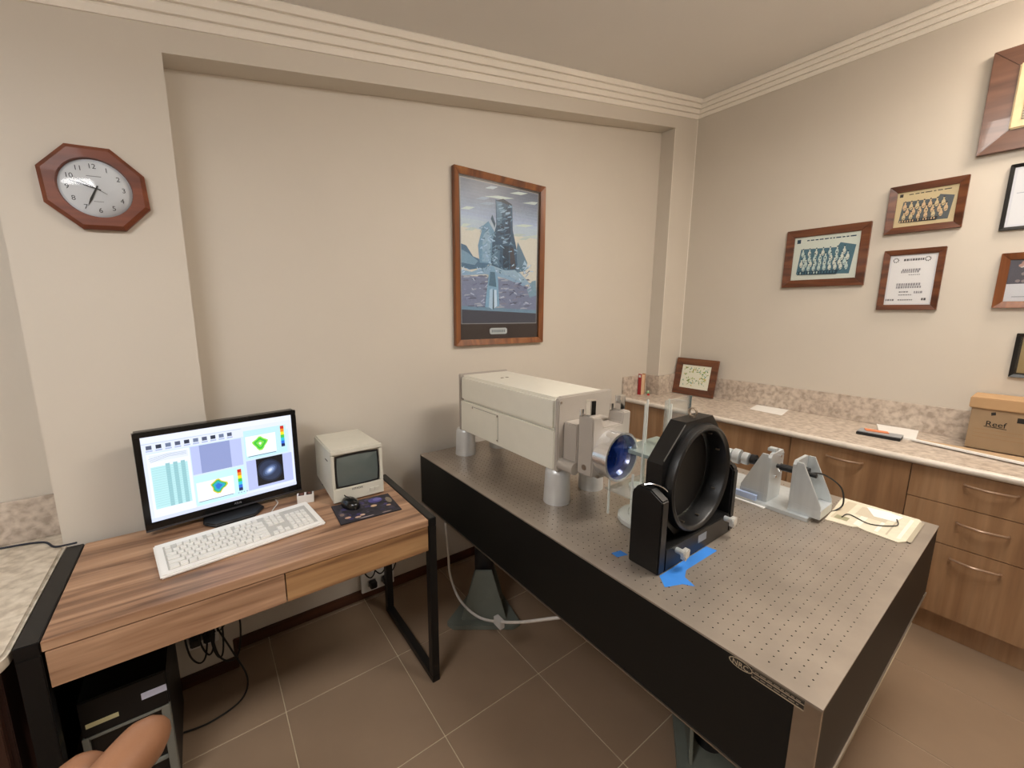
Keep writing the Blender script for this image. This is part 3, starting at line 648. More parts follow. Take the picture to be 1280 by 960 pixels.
tag(MB().add([(-1.56, -.62, TZ+.0008), (-1.30, -.45, TZ+.0008), (-1.27, -.72, TZ+.0008), (-1.42, -.86, TZ+.0008)], [(3, 2, 1, 0)]).build('paper_sheet', M_paperc, origin=(-1.4, -.65, TZ)), 'cream paper sheet lying on the table behind the acrylic stand', 'paper')

# ------------------------------------------------------------------ aluminium bracket fixture
bf = thing('bracket_fixture', 'aluminium fixture with two gusseted brackets holding a black rod', 'fixture', (-1.53, -1.5, TZ))
bx('base_plate', M_alu, bf, -1.622, -1.36, -1.652, -1.28, TZ, .815, .001)
def bracket(yp, s):
    # upright plate in x-z at yp, gussets run to s direction
    zb = .815; w0, w1 = -1.60, -1.475
    br = MB().prism([(w0, zb), (w1, zb), (w1, 1.0), (w1-.012, 1.016), (w0+.012, 1.016), (w0, 1.0)], 1, yp, yp+s*.012).build('bracket', M_alu, bf, .001)
    for x_ in (w0, w1-.008):
        MB().prism([(yp+s*.0121, .85), (yp+s*.0121, 1.013), (yp+s*.034, 1.013), (yp+s*.104, .862), (yp+s*.104, .85)], 0, x_, x_+.008).build('gusset', M_alu, br, .001)
    bx('bracket_foot', M_alu, br, w0, w1, yp+s*.0121, yp+s*.106, zb, .85, .001)
    return br
b1 = bracket(-1.503, 1); b2 = bracket(-1.578, -1)
bx('blue_bar', mat('pale blue bar', '#b9cdf2', .3), bf, -1.622, -1.606, -1.47, -1.33, .8151, .838, .001)
bx('plate_edge_highlight', M_white, bf, -1.636, -1.623, -1.51, -1.30, TZ, .806, .001)  # white strip stands in for the highlight on the base plate's left edge
MB().cyl((-1.537, -1.33, .957), (-1.537, -1.64, .957), .0085, n=20).build('rod', M_black, bf, smooth=True)
MB().cyl((-1.537, -1.516, .957), (-1.537, -1.565, .957), .014, n=20).build('rod_sleeve', M_satin, bf, smooth=True)
MB().cyl((-1.537, -1.405, .957), (-1.537, -1.425, .957), .021, n=20).build('black_collar', M_satin, bf, smooth=True)
for (y_, r_, l_) in ((-1.40, .026, .025), (-1.365, .032, .028), (-1.33, .026, .03), (-1.295, .034, .02)):
    MB().cyl((-1.545, y_, .955), (-1.545, y_-l_*-1, .955), r_, n=20).build('coupling', M_alu, bf, .002, smooth=True)
bx('coupling_block', M_alu, bf, -1.575, -1.515, -1.285, -1.245, .93, .985, .003)
bx('coupling_post', M_alu, bf, -1.57, -1.52, -1.29, -1.275, .815, .94, .002)
for xx, zz in ((-1.52, .995), (-1.49, 1.0), (-1.55, .915), (-1.51, .93)): MB().cyl((xx, -1.5035, zz), (xx, -1.509, zz), .005, n=12).build('screw', M_chrome, b1)
bx('sensor_block', M_satin, bf, -1.55, -1.51, -1.612, -1.592, .945, .975, .002)
bx('top_clip', M_alu, bf, -1.56, -1.53, -1.50, -1.47, 1.016, 1.03, .002)
tag(MB().tube([(-1.53, -1.615, .96), (-1.49, -1.65, .955), (-1.42, -1.69, .90), (-1.40, -1.70, .83), (-1.43, -1.685, TZ+.004), (-1.47, -1.67, TZ+.004)], .003).build('sensor_cable', M_cable, origin=(-1.45, -1.66, TZ), smooth=True), 'thin black cable looping down from the near aluminium bracket to the table', 'cable')

# flattened box card with papers and wire
ca = thing('flattened_carton', 'flattened cream cardboard carton on the far corner of the optical table', 'cardboard', (-1.39, -1.79, TZ))
MB().prism([(-1.545, -1.685), (-1.54, -1.70), (-1.53, -1.765), (-1.515, -1.775), (-1.525, -1.80), (-1.535, -1.89), (-1.505, -1.905), (-1.275, -1.908), (-1.258, -1.90), (-1.26, -1.67), (-1.27, -1.665)], 2, TZ+.0005, TZ+.004).build('card', mat('cream board', '#d9d0bb', .75, var=.06, scale=25), ca)
I_ = Ink()
for k, (a, b, c_) in enumerate(((-.0, .03, '#c4b8a0'), (.07, .09, '#ece6d6'), (.13, .14, '#f2ecdc'), (.16, .165, '#b5aa94'), (.19, .2, '#f0ead8'), (.215, .228, '#aaa08c'))):
    I_.rect(-1.505, -1.285, -1.69-b, -1.69-a, c_)
I_.rect(-1.5, -1.46, -1.74, -1.70, '#9a9678').rect(-1.40, -1.30, -1.83, -1.74, '#c6bba6').build('fold_marks', M_print, ca, (0, 0, TZ+.0043), (1, 0, 0), (0, 1, 0))
tag(MB().prism([(-1.37, -1.79), (-1.29, -1.75), (-1.278, -1.82), (-1.29, -1.86), (-1.36, -1.85)], 2, TZ+.0048, TZ+.0056).build('paper_slip', M_paper, origin=(-1.33, -1.8, TZ)), 'white paper slip on the cream cardboard carton', 'paper')
tag(MB().tube([(-1.48, -1.72, TZ+.008), (-1.43, -1.73, TZ+.007), (-1.46, -1.80, TZ+.007), (-1.40, -1.86, TZ+.008), (-1.34, -1.85, TZ+.009)], .0018).build('thin_wire', M_cable, origin=(-1.42, -1.8, TZ), smooth=True), 'thin black wire lying across the cream cardboard carton', 'wire')

# ------------------------------------------------------------------ things on the right bench
def paper(name, pts, z, m, label, th=.0012, cat='paper'):
    return tag(MB().prism(pts, 2, z, z+th).build(name, m, origin=(pts[0][0], pts[0][1], z)), label, cat)
paper('paper_sheet', [(-.22, -.83), (-.03, -.80), (-.02, -1.01), (-.25, -1.05)], BZ+.0004, M_paper, 'white paper sheets on the speckled bench next to the leaning frame')
tag(MB().prism([(-.30, -1.57), (-.03, -1.50), (-.02, -1.69), (-.285, -1.72)], 2, BZ+.0004, BZ+.009).build('paper_stack', M_paper, origin=(-.15, -1.6, BZ)), 'stack of white paper on the bench behind the black notebook', 'paper')
nb = thing('notebook', 'black edged notebook with silver cover on the speckled bench', 'notebook', (-.32, -1.57, BZ), R(2))
MB().box(-.055, .04, -.1, .09, 0, .016).build('pages', M_satin, nb, .002, local=True); MB().box(-.05, .04, -.1, .088, .0162, .021).build('cover', mat('silver grey cover', '#9fa3a8', .35), nb, .001, local=True)
tag(MB().prism([(-.345, -1.52), (-.30, -1.50), (-.285, -1.60), (-.32, -1.615)], 2, BZ+.0215, BZ+.026).build('orange_booklet', mat('orange card', '#e58a5c', .6), origin=(-.31, -1.55, BZ)), 'orange booklet on top of the silver notebook', 'booklet')
bd = thing('flat_board', 'thin tan board with white front edge lying on the bench before the archive box', 'board', (-.25, -2.1, BZ))
MB().prism([(-.30, -1.73), (-.24, -1.73), (-.24, -2.75), (-.53, -2.75)], 2, BZ+.0003, BZ+.006).build('board', mat('tan board', '#c2a684', .6), bd)
MB().prism([(-.316, -1.71), (-.288, -1.71), (-.512, -2.75), (-.545, -2.75)], 2, BZ+.0062, BZ+.014).build('white_edge', M_white, bd)
ab = thing('archive_box', 'brown cardboard archive box with lid on the bench', 'box', (-.14, -2.1, BZ+.0065))
M_card = mat('brown cardboard', '#9c8467', .8, var=.04, scale=9); M_card2 = mat('lid cardboard', '#b9966e', .8, var=.04, scale=9)
MB().box(-.225, -.03, -2.32, -1.895, BZ+.0065, 1.11).build('carton', M_card, ab, .003); MB().box(-.236, -.02, -2.33, -1.885, 1.10, 1.155).build('lid', M_card2, ab, .004)
I_ = Ink().rect(.155, .36, .125, .15, '#1a1512').poly([(.07, .145), (.085, .15), (.083, .165), (.068, .16)], '#1a1512').line([(.052, .088), (.128, .085)], .003, '#1a1512')
for k in range(3): I_.rect(.02, .4, .03+k*.02, .0315+k*.02, '#9a7852')
I_.build('print_marks', M_print, ab, (-.2254, -1.895, BZ+.04), (0, -1, 0), (0, 0, 1))
text('box_lettering', 'Reef', M_ink, ab, (-.2262, -1.985, BZ+.142), (0, -1, 0), (0, 0, 1), .038)
rb = thing('red_book', 'small red book standing against the splashback in the bench corner', 'book', (-.42, -.045, BZ))
bx('cover', mat('red cloth cover', '#a52a30', .5), rb, -.435, -.428, -.05, -.02, BZ, 1.06, .001); bx('pages', mat('book page edges', '#d8b795', .7), rb, -.4278, -.385, -.048, -.022, BZ, 1.05, .001); bx('back_cover', mat('tan cover', '#b98d6a', .5), rb, -.3848, -.378, -.05, -.02, BZ, 1.06, .001)
bx('title_patch', M_white, rb, -.4352, -.435, -.045, -.025, 1.03, 1.05)
tg = thing('small_ornament', 'tiny green and red ornament beside the red book', 'ornament', (-.345, -.06, BZ))
MB().lathe([(0, 0), (.012, 0), (.016, .012), (.01, .026), (0, .03)], (-.345, -.06, BZ), (0, 0, 1), 16).build('green_body', mat('green glaze', '#8fae86', .3), tg, smooth=True)
MB().lathe([(0, 0), (.01, 0), (.013, .008), (0, .018)], (-.395, -.10, BZ), (0, 0, 1), 14).build('red_body', mat('red glaze', '#c23a3a', .3), tg, smooth=True)

# ------------------------------------------------------------------ frames
def wall_frame(name, label, y0, y1, z0, z1, fw, fm, ink, cat='picture', depth=.022, mount=None, group=None):
    """frame on the right wall; y0 > y1 ; picture u runs toward -y, v up"""
    t = thing(name, label, cat, (-.011, (y0+y1)/2, z0), group=group)
    xf, xb = -depth-.001, -.001
    def bar(P):  # mitred bar between outer (a,b) and inner (c,d), with raised outer edge
        (a, b, c_, d) = P
        vs = [(xb, *a), (xb, *b), (xf, *b), (xf, *a), (xb, *d), (xb, *c_), (xf+.008, *c_), (xf+.008, *d)]
        return MB().add(vs, [(0, 1, 2, 3), (4, 5, 6, 7), (3, 2, 6, 7), (0, 1, 5, 4), (1, 2, 6, 5), (0, 3, 7, 4)]).build('frame_rail', fm, t, .002, 2)
    O = [(y0, z0), (y1, z0), (y1, z1), (y0, z1)]; I2 = [(y0-fw, z0+fw), (y1+fw, z0+fw), (y1+fw, z1-fw), (y0-fw, z1-fw)]
    for i in range(4):
        j = (i+1) % 4; bar((O[i], O[j], I2[j], I2[i]))
    bx('backing', M_satin, t, xb-.004, xb, y1+fw*.6, y0-fw*.6, z0+fw*.6, z1-fw*.6)
    W, H = (y0-y1)-2*fw, (z1-z0)-2*fw
    k = Ink(); ink(k, W, H); k.build('print', M_print, t, (xb-.0055, y0-fw, z0+fw), (0, -1, 0), (0, 0, 1), step=.00002)
    bx('glass', M_glass, t, xf+.0095, xf+.011, y1+fw, y0-fw, z0+fw, z1-fw)
    return t
def team(bg, ink_, mid, lite, seed, rows):
    def f(k, W, H):
        q = random.Random(seed); k.rect(0, W, 0, H, bg)
        k.rect(W*.04, W*.1, H*.86, H*.95, ink_)
        u = W*.2
        while u < W*.9: l = q.uniform(.01, .03); k.rect(u, min(u+l, W*.94), H*.90, H*.925, ink_); u += l+.006
        k.poly([(W*.08, H*.14), (W*.9, H*.1), (W*.95, H*.72), (W*.72, H*.8), (W*.68, H*.7), (W*.12, H*.72)], mid)
        for r_, (v, n_, s) in enumerate(rows):
            for i in range(n_):
                x = W*(.13+.74*(i+.5*(r_ % 2)+.25)/n_); c_ = q.choice([lite, lite, bg])
                k.disc(x, H*v, W*.036*s, H*.095*s, q.choice([ink_, mid]), 10); k.disc(x, H*v, W*.032*s, H*.085*s, c_, 10); k.disc(x, H*(v+.115*s), W*.014*s, H*.042*s, q.choice([lite, bg]), 8); k.disc(x, H*(v+.145*s), W*.013*s, H*.02*s, ink_, 8)
                k.line([(x-W*.02, H*(v-.05)), (x+W*.02, H*(v-.02))], .0025, ink_)
        k.poly([(W*.1, H*.12), (W*.72, H*.1), (W*.74, H*.2), (W*.1, H*.2)], ink_)
        for i in range(14): x = W*(.11+.044*i); k.disc(x, H*.16, W*.012, H*.03, q.choice([lite, mid]), 7)
    return f
wall_frame('team_photo', 'brown framed blue toned team photograph, lowest left on the wall', -.870, -1.328, 1.745, 2.124, .048, M_frame, team('#dde4da', '#234457', '#4d7687', '#c9dcd8', 3, ((.60, 7, .8), (.47, 9, .85), (.36, 10, .85), (.26, 9, .8))))
wall_frame('team_photo', 'dark brown framed sepia team photograph above the white certificate', -1.390, -1.712, 2.032, 2.298, .036, M_frame, team('#d8c69c', '#35302c', '#5b6266', '#dcbf97', 9, ((.56, 7, 1.05), (.40, 7, 1.05), (.27, 6, 1.))))
def cert(k, W, H):
    k.rect(0, W, 0, H, '#e6e5e6'); k.rect(.004, W-.004, .004, H-.004, '#dfe0e6'); k.rect(.008, W-.008, .008, H-.008, '#eeedee')
    for u in (.13, .8):
        for j in range(9): a = j*.7; k.disc(W*u+.011*math.cos(a), H*.9+.011*math.sin(a), .0028, .0035, '#2c2a2a', 6)
    q = random.Random(2)
    for v, a, b, h in ((.9, .3, .7, .012), (.7, .3, .68, .012), (.665, .28, .64, .014), (.6, .45, .7, .004), (.41, .22, .74, .014), (.355, .22, .72, .012), (.26, .3, .5, .006), (.2, .3, .55, .005), (.25, .62, .76, .012), (.1, .03, .2, .01), (.1, .3, .62, .006), (.11, .8, .86, .013)):
        u = W*a
        while u < W*b: l = q.uniform(.004, .009); k.rect(u, u+l, H*v-h/2, H*v+h/2, '#77757a' if h < .012 else '#4d4b50' if v > .85 or v < .15 else '#9b999e'); u += l+.003
wall_frame('certificate', 'white certificate in a brown frame below the sepia team photograph', -1.408, -1.672, 1.592, 1.938, .03, M_frame, cert, 'certificate')
def cream(k, W, H): k.rect(0, W, 0, H, '#7a5a40')
t = wall_frame('relief_frame', 'large dark brown frame holding a cream panel with grey ribbed centre', -1.719, -2.30, 2.38, 2.861, .105, wood('brown walnut frame', '#5a3d30', '#6b4a3a', '#7d5947', 1, 16., .35, .25), cream, 'frame', .03)
bx('cream_panel', mat('cream gesso', '#e2cda4', .5), t, -.034, -.018, -2.20, -1.815, 2.475, 2.775, .006)
bx('ribbed_field', mat('grey ribbed panel', '#8f8a78', .6), t, -.036, -.0341, -2.165, -1.852, 2.512, 2.755)
for i in range(20): bx('rib', mat('pale rib', '#b9ae95', .6), t, -.0375, -.036, -2.164, -1.853, 2.516+i*.012, 2.521+i*.012)
def diag(k, W, H):
    k.rect(0, W, 0, H, '#dfe2ea'); k.rect(.01, W-.01, .01, H-.01, '#e9ebf0'); k.rect(.06, .1, .04, .14, '#aab0c4'); k.rect(.065, .095, .045, .13, '#d8dbe6'); k.rect(.02, W-.02, .16, .163, '#b4bac8'); k.rect(.04, W-.03, .2, .26, '#d5dae6')
wall_frame('document_frame', 'thin black framed pale document at the edge of the wall of frames', -1.848, -2.22, 1.992, 2.309, .016, M_black, diag, 'frame', .016)
def two(k, W, H):
    k.rect(0, W, 0, H, '#d2d4da'); k.rect(0, W, H*.42, H, '#4f4d58'); q = random.Random(8)
    for i in range(40): k.disc(q.uniform(.01, W-.01), H*q.uniform(.46, .96), .009, .008, q.choice(['#c9c3c0', '#8a7d80', '#2e2c36', '#b08a80']), 7)
    k.rect(W*.1, W*.9, H*.1, H*.12, '#a2a5ae'); k.rect(W*.3, W*.302, H*.0, H*.4, '#a2a5ae')
wall_frame('photo_frame', 'brown framed dark group photograph with white lower margin', -1.877, -2.20, 1.602, 1.877, .034, M_framex, two)
wall_frame('plaque_frame', 'small black framed gold plaque above the archive box', -1.982, -2.24, 1.25, 1.475, .016, M_black, lambda k, W, H: k.rect(0, W, 0, H, '#2c2416').rect(.008, W-.008, .008, H-.008, '#a38f63').rect(.03, W-.03, H*.5, H*.52, '#5a4c30'), 'plaque', .018)

# leaning frame on the bench, tilted back against the splash
lf = thing('leaning_picture', 'small brown framed green botanical print leaning on the bench', 'picture', (-.09, -.315, BZ+.001)); lf.rotation_euler = (0, R(11), 0)
W_, H_ = .36, .305
O = [(W_/2, 0), (-W_/2, 0), (-W_/2, H_), (W_/2, H_)]; f_ = .055
I2 = [(W_/2-f_, f_), (-W_/2+f_, f_), (-W_/2+f_, H_-f_), (W_/2-f_, H_-f_)]
for i in range(4):
    j = (i+1) % 4; a, b, c_, d = O[i], O[j], I2[j], I2[i]
    MB().add([(0, *a), (0, *b), (-.02, *b), (-.02, *a), (0, *d), (0, *c_), (-.013, *c_), (-.013, *d)], [(0, 1, 2, 3), (4, 5, 6, 7), (3, 2, 6, 7), (0, 1, 5, 4), (1, 2, 6, 5), (0, 3, 7, 4)]).build('frame_rail', M_frame, lf, .002, 2, local=True)
k = Ink(); k.rect(0, W_-2*f_, 0, H_-2*f_, '#e8e9d8'); q = random.Random(4)
for i in range(90):
    u, v = q.uniform(.02, W_-2*f_-.02), q.uniform(.02, H_-2*f_-.02)
    if .09 < v < .115 and u < .15: continue
    k.disc(u, v, q.uniform(.004, .013), q.uniform(.002, .006), q.choice(['#7f9a4c', '#9fb46a', '#5f8a5a', '#b9c78a', '#7fae9a', '#c9b86a']), 7, q.random()*3)
k.build('print', M_print, lf, (-.008, W_/2-f_, f_), (0, -1, 0), (0, 0, 1), step=.00001, local=True)
MB().box(-.006, -.001, -W_/2+.03, W_/2-.03, .03, H_-.03).build('backing', M_satin, lf, local=True)

# painting on the back wall
pt = thing('painting', 'tall wood framed painting of a grey tower and figures above the instrument', 'painting', (-1.843, -.016, 1.364))
px0, px1, pz0, pz1 = -2.173, -1.5127, 1.364, 2.340
fw = .035
O = [(px0, pz0), (px1, pz0), (px1, pz1), (px0, pz1)]; I2 = [(px0+fw, pz0+fw), (px1-fw, pz0+fw), (px1-fw, pz1-fw), (px0+fw, pz1-fw)]
for i in range(4):
    j = (i+1) % 4; a, b, c_, d = O[i], O[j], I2[j], I2[i]
    MB().add([(p_[0], y_, p_[1]) for p_, y_ in ((a, -.001), (b, -.001), (b, -.03), (a, -.03), (d, -.001), (c_, -.001), (c_, -.021), (d, -.021))], [(0, 1, 2, 3), (4, 5, 6, 7), (3, 2, 6, 7), (0, 1, 5, 4), (1, 2, 6, 5), (0, 3, 7, 4)]).build('frame_rail', M_framex, pt, .002, 2)
bx('mount_board', mat('dark brown mount board', '#3b3230', .5), pt, px0+.02, px1-.02, -.008, -.001, pz0+.02, pz1-.02)
W, H = px1-px0-2*fw-.03, pz1-pz0-2*fw-.11
k = Ink()
def blue(c_): r_, g_, b_ = [int(c_[i:i+2], 16) for i in (1, 3, 5)]; return '#%02x%02x%02x' % (int(r_*.9), int(min(255, g_*1.0)), int(min(255, b_*1.12)))
def pp(pts, c_): k.poly([(u*W, v*H) for u, v in pts], blue(c_))
k.rect(-.005, W+.005, -.005, H+.005, '#8d9094'); k.rect(0, W, 0, H, '#d6d8d2')
q = random.Random(11)
for i in range(14):
    v = .99-i*.022; g = 100+i*8; c_ = '#%02x%02x%02x' % (min(g+8, 205), min(g+10, 205), min(g+18, 200)); pp([(0, v-.03), (1, v-.04+.02*q.random()), (1, v+.01 if v < .98 else 1), (.5, min(1, v+.02*q.random())), (0, min(1, v+.01))], c_)
for i in range(18):
    v = q.uniform(.55, .97); u = q.uniform(-.05, .8); l = q.uniform(.15, .4); c_ = q.choice(['#d6d3bf', '#bfc2bd', '#a8afb4', '#e0dcc6', '#8f99a3'] if v > .75 else ['#d9d5be', '#cfcdb9', '#e2ddc4'])
    pp([(max(0, u), v), (min(1, u+l*.6), v+.004), (min(1, u+l), v+.028), (min(1, u+l*.45), v+.024)], c_)
# ground
pp([(0, 0), (1, 0), (1, .26), (.6, .34), (0, .34)], '#8b8a99')
for i in range(70):
    v = q.uniform(.08, .36); u = q.uniform(0, .88); c_ = q.choice(['#a29aa0', '#7b7782', '#b5adad', '#6b6874', '#948a90', '#c0b7b3']); pp([(u, v), (u+q.uniform(.04, .12), v+.004), (u+q.uniform(.05, .1), v+.014), (u+.01, v+.01)], c_)
pp([(0, 0), (1, 0), (1, .075), (0, .1)], '#4d4a50'); pp([(0, .1), (1, .075), (1, .10), (.4, .115), (0, .125)], '#7f96a0')
# rock ridges
pp([(0, .38), (.12, .37), (.35, .43), (.62, .40), (.9, .31), (.8, .29), (.55, .34), (.3, .36), (0, .34)], '#9db2bc')
pp([(0, .56), (.06, .55), (.14, .48), (.3, .45), (.38, .47), (.3, .41), (.1, .385), (0, .40)], '#587789')
pp([(.0, .52), (.08, .5), (.2, .45), (.16, .42), (0, .43)], '#88a2ad')
pp([(.35, .46), (.5, .42), (.7, .42), (.85, .34), (.92, .30), (.8, .31), (.6, .36), (.42, .38)], '#a9b8bc')
pp([(.86, .26), (.93, .33), (.99, .34), (1, .22), (.9, .2)], '#8fa3a8')
# tower and side figures
pp([(.22, .44), (.2, .56), (.26, .70), (.33, .74), (.42, .66), (.42, .44)], '#7d9dad'); pp([(.25, .45), (.26, .62), (.32, .7), (.36, .62), (.35, .45)], '#a4b8bf')
pp([(.66, .42), (.72, .62), (.78, .56), (.86, .47), (.84, .41), (.72, .39)], '#6c828d'); pp([(.78, .43), (.82, .49), (.86, .45), (.83, .41)], '#b8c6c9')
pp([(.36, .43), (.38, .60), (.43, .72), (.42, .90), (.64, .88), (.65, .70), (.70, .58), (.72, .41), (.55, .40)], '#3f5d70')
pp([(.44, .72), (.43, .89), (.5, .9), (.5, .7)], '#6c8896'); pp([(.54, .6), (.56, .86), (.62, .87), (.62, .62)], '#2c4558'); pp([(.38, .44), (.42, .58), (.48, .58), (.47, .42)], '#5f7c8b'); pp([(.52, .42), (.52, .58), (.6, .58), (.6, .41)], '#2e4250'); pp([(.62, .41), (.61, .57), (.66, .57), (.7, .42)], '#4e4a4c')
for i in range(26):
    v = q.uniform(.58, .88); u = q.uniform(.43, .58); pp([(u, v), (u+.06, v+.012), (u+.07, v+.022), (u+.01, v+.012)], q.choice(['#8da6b1', '#3b5362', '#5f7c8a', '#a3b8c0']))
pp([(.42, .89), (.52, .915), (.64, .885), (.6, .875), (.5, .89)], '#2c3b46'); pp([(.36, .76), (.38, .79), (.42, .73), (.41, .70)], '#4e6470')
for i in range(240):      # loose brush strokes on rocks, tower and ground
    z_ = i % 4
    if z_ == 0: u, v, cs = q.uniform(.36, .68), q.uniform(.42, .88), ['#7f9dad', '#2f4656', '#56788a', '#9fb9c6', '#3c5668']
    elif z_ == 1: u, v, cs = q.uniform(.0, .9), q.uniform(.33, .44), ['#c3d0d4', '#6f8b98', '#9db2ba', '#dde3e2', '#56707e']
    elif z_ == 2: u, v, cs = q.uniform(.0, .9), q.uniform(.12, .33), ['#b9b4bd', '#76748a', '#9c98a8', '#cfc8c8', '#5e6072']
    else: u, v, cs = q.uniform(.2, .42), q.uniform(.44, .7), ['#8eaab6', '#c0d0d6', '#6a8795']
    if z_ == 0 and (abs(u-.535) > .11 and v > .6): continue
    l, h_, sk = q.uniform(.02, .06), q.uniform(.004, .012), q.uniform(-.02, .03)
    pp([(u, v), (u+l, v+sk), (u+l*.9, v+sk+h_), (u+l*.1, v+h_)], q.choice(cs))
# standing figure
pp([(.28, .12), (.33, .36), (.36, .42), (.40, .42), (.45, .34), (.47, .13), (.38, .11)], '#8facb8'); pp([(.33, .28), (.35, .38), (.41, .38), (.43, .27)], '#5b7784'); pp([(.33, .12), (.345, .25), (.38, .26), (.38, .1)], '#c3ced0'); pp([(.40, .11), (.4, .25), (.43, .25), (.44, .13)], '#dbe0de'); pp([(.38, .1), (.385, .25), (.395, .25), (.4, .11)], '#4a5c66')
k.build('canvas_print', printmat('painting print', .45, noise=.18, nscale=90), pt, (px0+fw+.015, -.0085, pz0+fw+.095), (1, 0, 0), (0, 0, 1), step=.00001)
pq = MB().prism([(-1.93+.01, pz0+.062), (-1.80-.01, pz0+.062), (-1.80, pz0+.07), (-1.80, pz0+.092), (-1.81, pz0+.1), (-1.92, pz0+.1), (-1.93, pz0+.092), (-1.93, pz0+.07)], 1, -.012, -.008).build('title_plaque', mat('pale silver plaque', '#b7c0c3', .4), pt)
I_ = Ink()
for i in range(9): I_.rect(-.05+i*.0115, -.043+i*.0115, -.008, .008, '#6f7b82')
I_.build('plaque_engraving', M_print, pq, (-1.866, -.0122, pz0+.081), (1, 0, 0), (0, 0, 1))
bx('glass', glassy('matt picture glass', (1, 1, 1), 0, ior=1.25, gloss=.6, rough=.22), pt, px0+fw, px1-fw, -.019, -.0175, pz0+fw, pz1-fw)

# ------------------------------------------------------------------ clock
ck = thing('wall_clock', 'octagonal red brown wooden wall clock on the column', 'clock', (-3.58, -D-.001, 1.951)); ck.rotation_euler = (0, R(-3), 0)
RC = .1285
oct_ = lambda s: [(s*u, s*v) for u, v in ((1, -t8), (1, t8), (t8, 1), (-t8, 1), (-1, t8), (-1, -t8), (-t8, -1), (t8, -1))]
n = 64
def op(a, s):
    cu, cv = math.cos(a), math.sin(a); g = max(abs(cu), abs(cv), (abs(cu)+abs(cv))/(1+t8)); return (s*cu/g, s*cv/g)
rings = [[(*op(2*math.pi*i/n, RC), 0) for i in range(n)], [(*op(2*math.pi*i/n, RC), -.018) for i in range(n)], [(*op(2*math.pi*i/n, RC-.012), -.030) for i in range(n)], [(.092*math.cos(2*math.pi*i/n), .092*math.sin(2*math.pi*i/n), -.030) for i in range(n)], [(.089*math.cos(2*math.pi*i/n), .089*math.sin(2*math.pi*i/n), -.016) for i in range(n)]]
V = [(a, c_, b) for rg in rings for a, b, c_ in rg]; F = [(k_*n+i, k_*n+(i+1) % n, (k_+1)*n+(i+1) % n, (k_+1)*n+i) for k_ in range(4) for i in range(n)]
F.append(tuple(range(n)))
MB().add(V, F).build('case', wood('clock cherry wood', '#5c2c19', '#74391f', '#854729', 0, 16., .45, .05), ck, local=True)
k = Ink().disc(0, 0, .09, .09, '#dcdfe2', 48).disc(0, 0, .083, .083, '#e6e7e8', 48)
k.line([(-.018, .038), (.018, .038)], .0022, '#8a8a8a'); k.line([(-.012, -.04), (.012, -.04)], .0018, '#9a9a9a')
face = k.build('dial', M_print, ck, (0, -.0165, 0), (1, 0, 0), (0, 0, 1), local=True)
for h in range(1, 13):
    a = math.pi/2-h*math.pi/6; text('numeral', str(h), mat('numeral ink', '#3b3a3c', .6), face, (.068*math.cos(a), -.0169, .068*math.sin(a)), (1, 0, 0), (0, 0, 1), .021, local=True)
def hand(nm, deg, L_, wd, tail, y_):
    a = R(90-deg); d_ = Vector((math.cos(a), 0, math.sin(a))); p_ = Vector((-math.sin(a), 0, math.cos(a))); b_ = Vector((0, y_, 0))
    vs = [b_-d_*tail-p_*wd/2, b_+d_*L_*.6-p_*wd*.9, b_+d_*L_, b_+d_*L_*.6+p_*wd*.9, b_-d_*tail+p_*wd/2]
    MB().add(vs+[v_+Vector((0, -.0008, 0)) for v_ in vs], [(0, 1, 2, 3, 4), (5, 6, 7, 8, 9)]+[(i, (i+1) % 5, 5+(i+1) % 5, 5+i) for i in range(5)]).build(nm, M_ink, ck, local=True)
hand('minute_hand', 288, .066, .003, .012, -.0195); hand('hour_hand', 207, .062, .0035, .01, -.0182); hand('second_hand', 302, .06, .0010, .03, -.0208)
MB().lathe([(.0005, -.0285), (.03, -.0275), (.06, -.0245), (.08, -.0205), (.0895, -.0175)], (0, 0, 0), (0, 1, 0), 48).build('domed_glass', glassy('clock glass', (1, 1, 1), 0, ior=1.5, gloss=1., rough=.1), ck, smooth=True, local=True)

# ------------------------------------------------------------------ under the desk
pc = thing('computer_tower', 'black computer tower with silver front edge under the desk', 'computer', (-3.635, -.40, 0))
bx('case', M_satin, pc, -3.735, -3.545, -.57, -.20, .005, .335, .003)
B = MB(); B.box(-3.738, -3.723, -.6, -.57, .005, .34); B.box(-3.563, -3.542, -.6, -.57, .005, .34); B.box(-3.723, -3.563, -.6, -.57, .33, .34); B.box(-3.723, -3.563, -.6, -.57, .15, .16)
B.build('front_frame', mat('silver grey plastic', '#77776f', .4), pc, .002)
bx('front_panel', M_blackp, pc, -3.723, -3.563, -.59, -.57, .16, .33); bx('front_panel', M_blackp, pc, -3.723, -3.563, -.592, -.57, .01, .15)
for i in range(4): bx('foot', M_black, pc, -3.73+.16*(i % 2), -3.71+.16*(i % 2), -.55+.3*(i//2), -.53+.3*(i//2), 0, .005)
ub = thing('power_unit', 'black box with two paper labels on top of the computer tower', 'power supply', (-3.635, -.42, .34))
bx('case', M_black, ub, -3.735, -3.54, -.6, -.22, .3405, .46, .004)
bx('white_label', mat('white label', '#c9cbe0', .6), ub, -3.602, -3.543, -.6012, -.6002, .392, .414); bx('cream_label', mat('cream label', '#c6bd92', .6), ub, -3.725, -3.655, -.6012, -.6002, .372, .386)
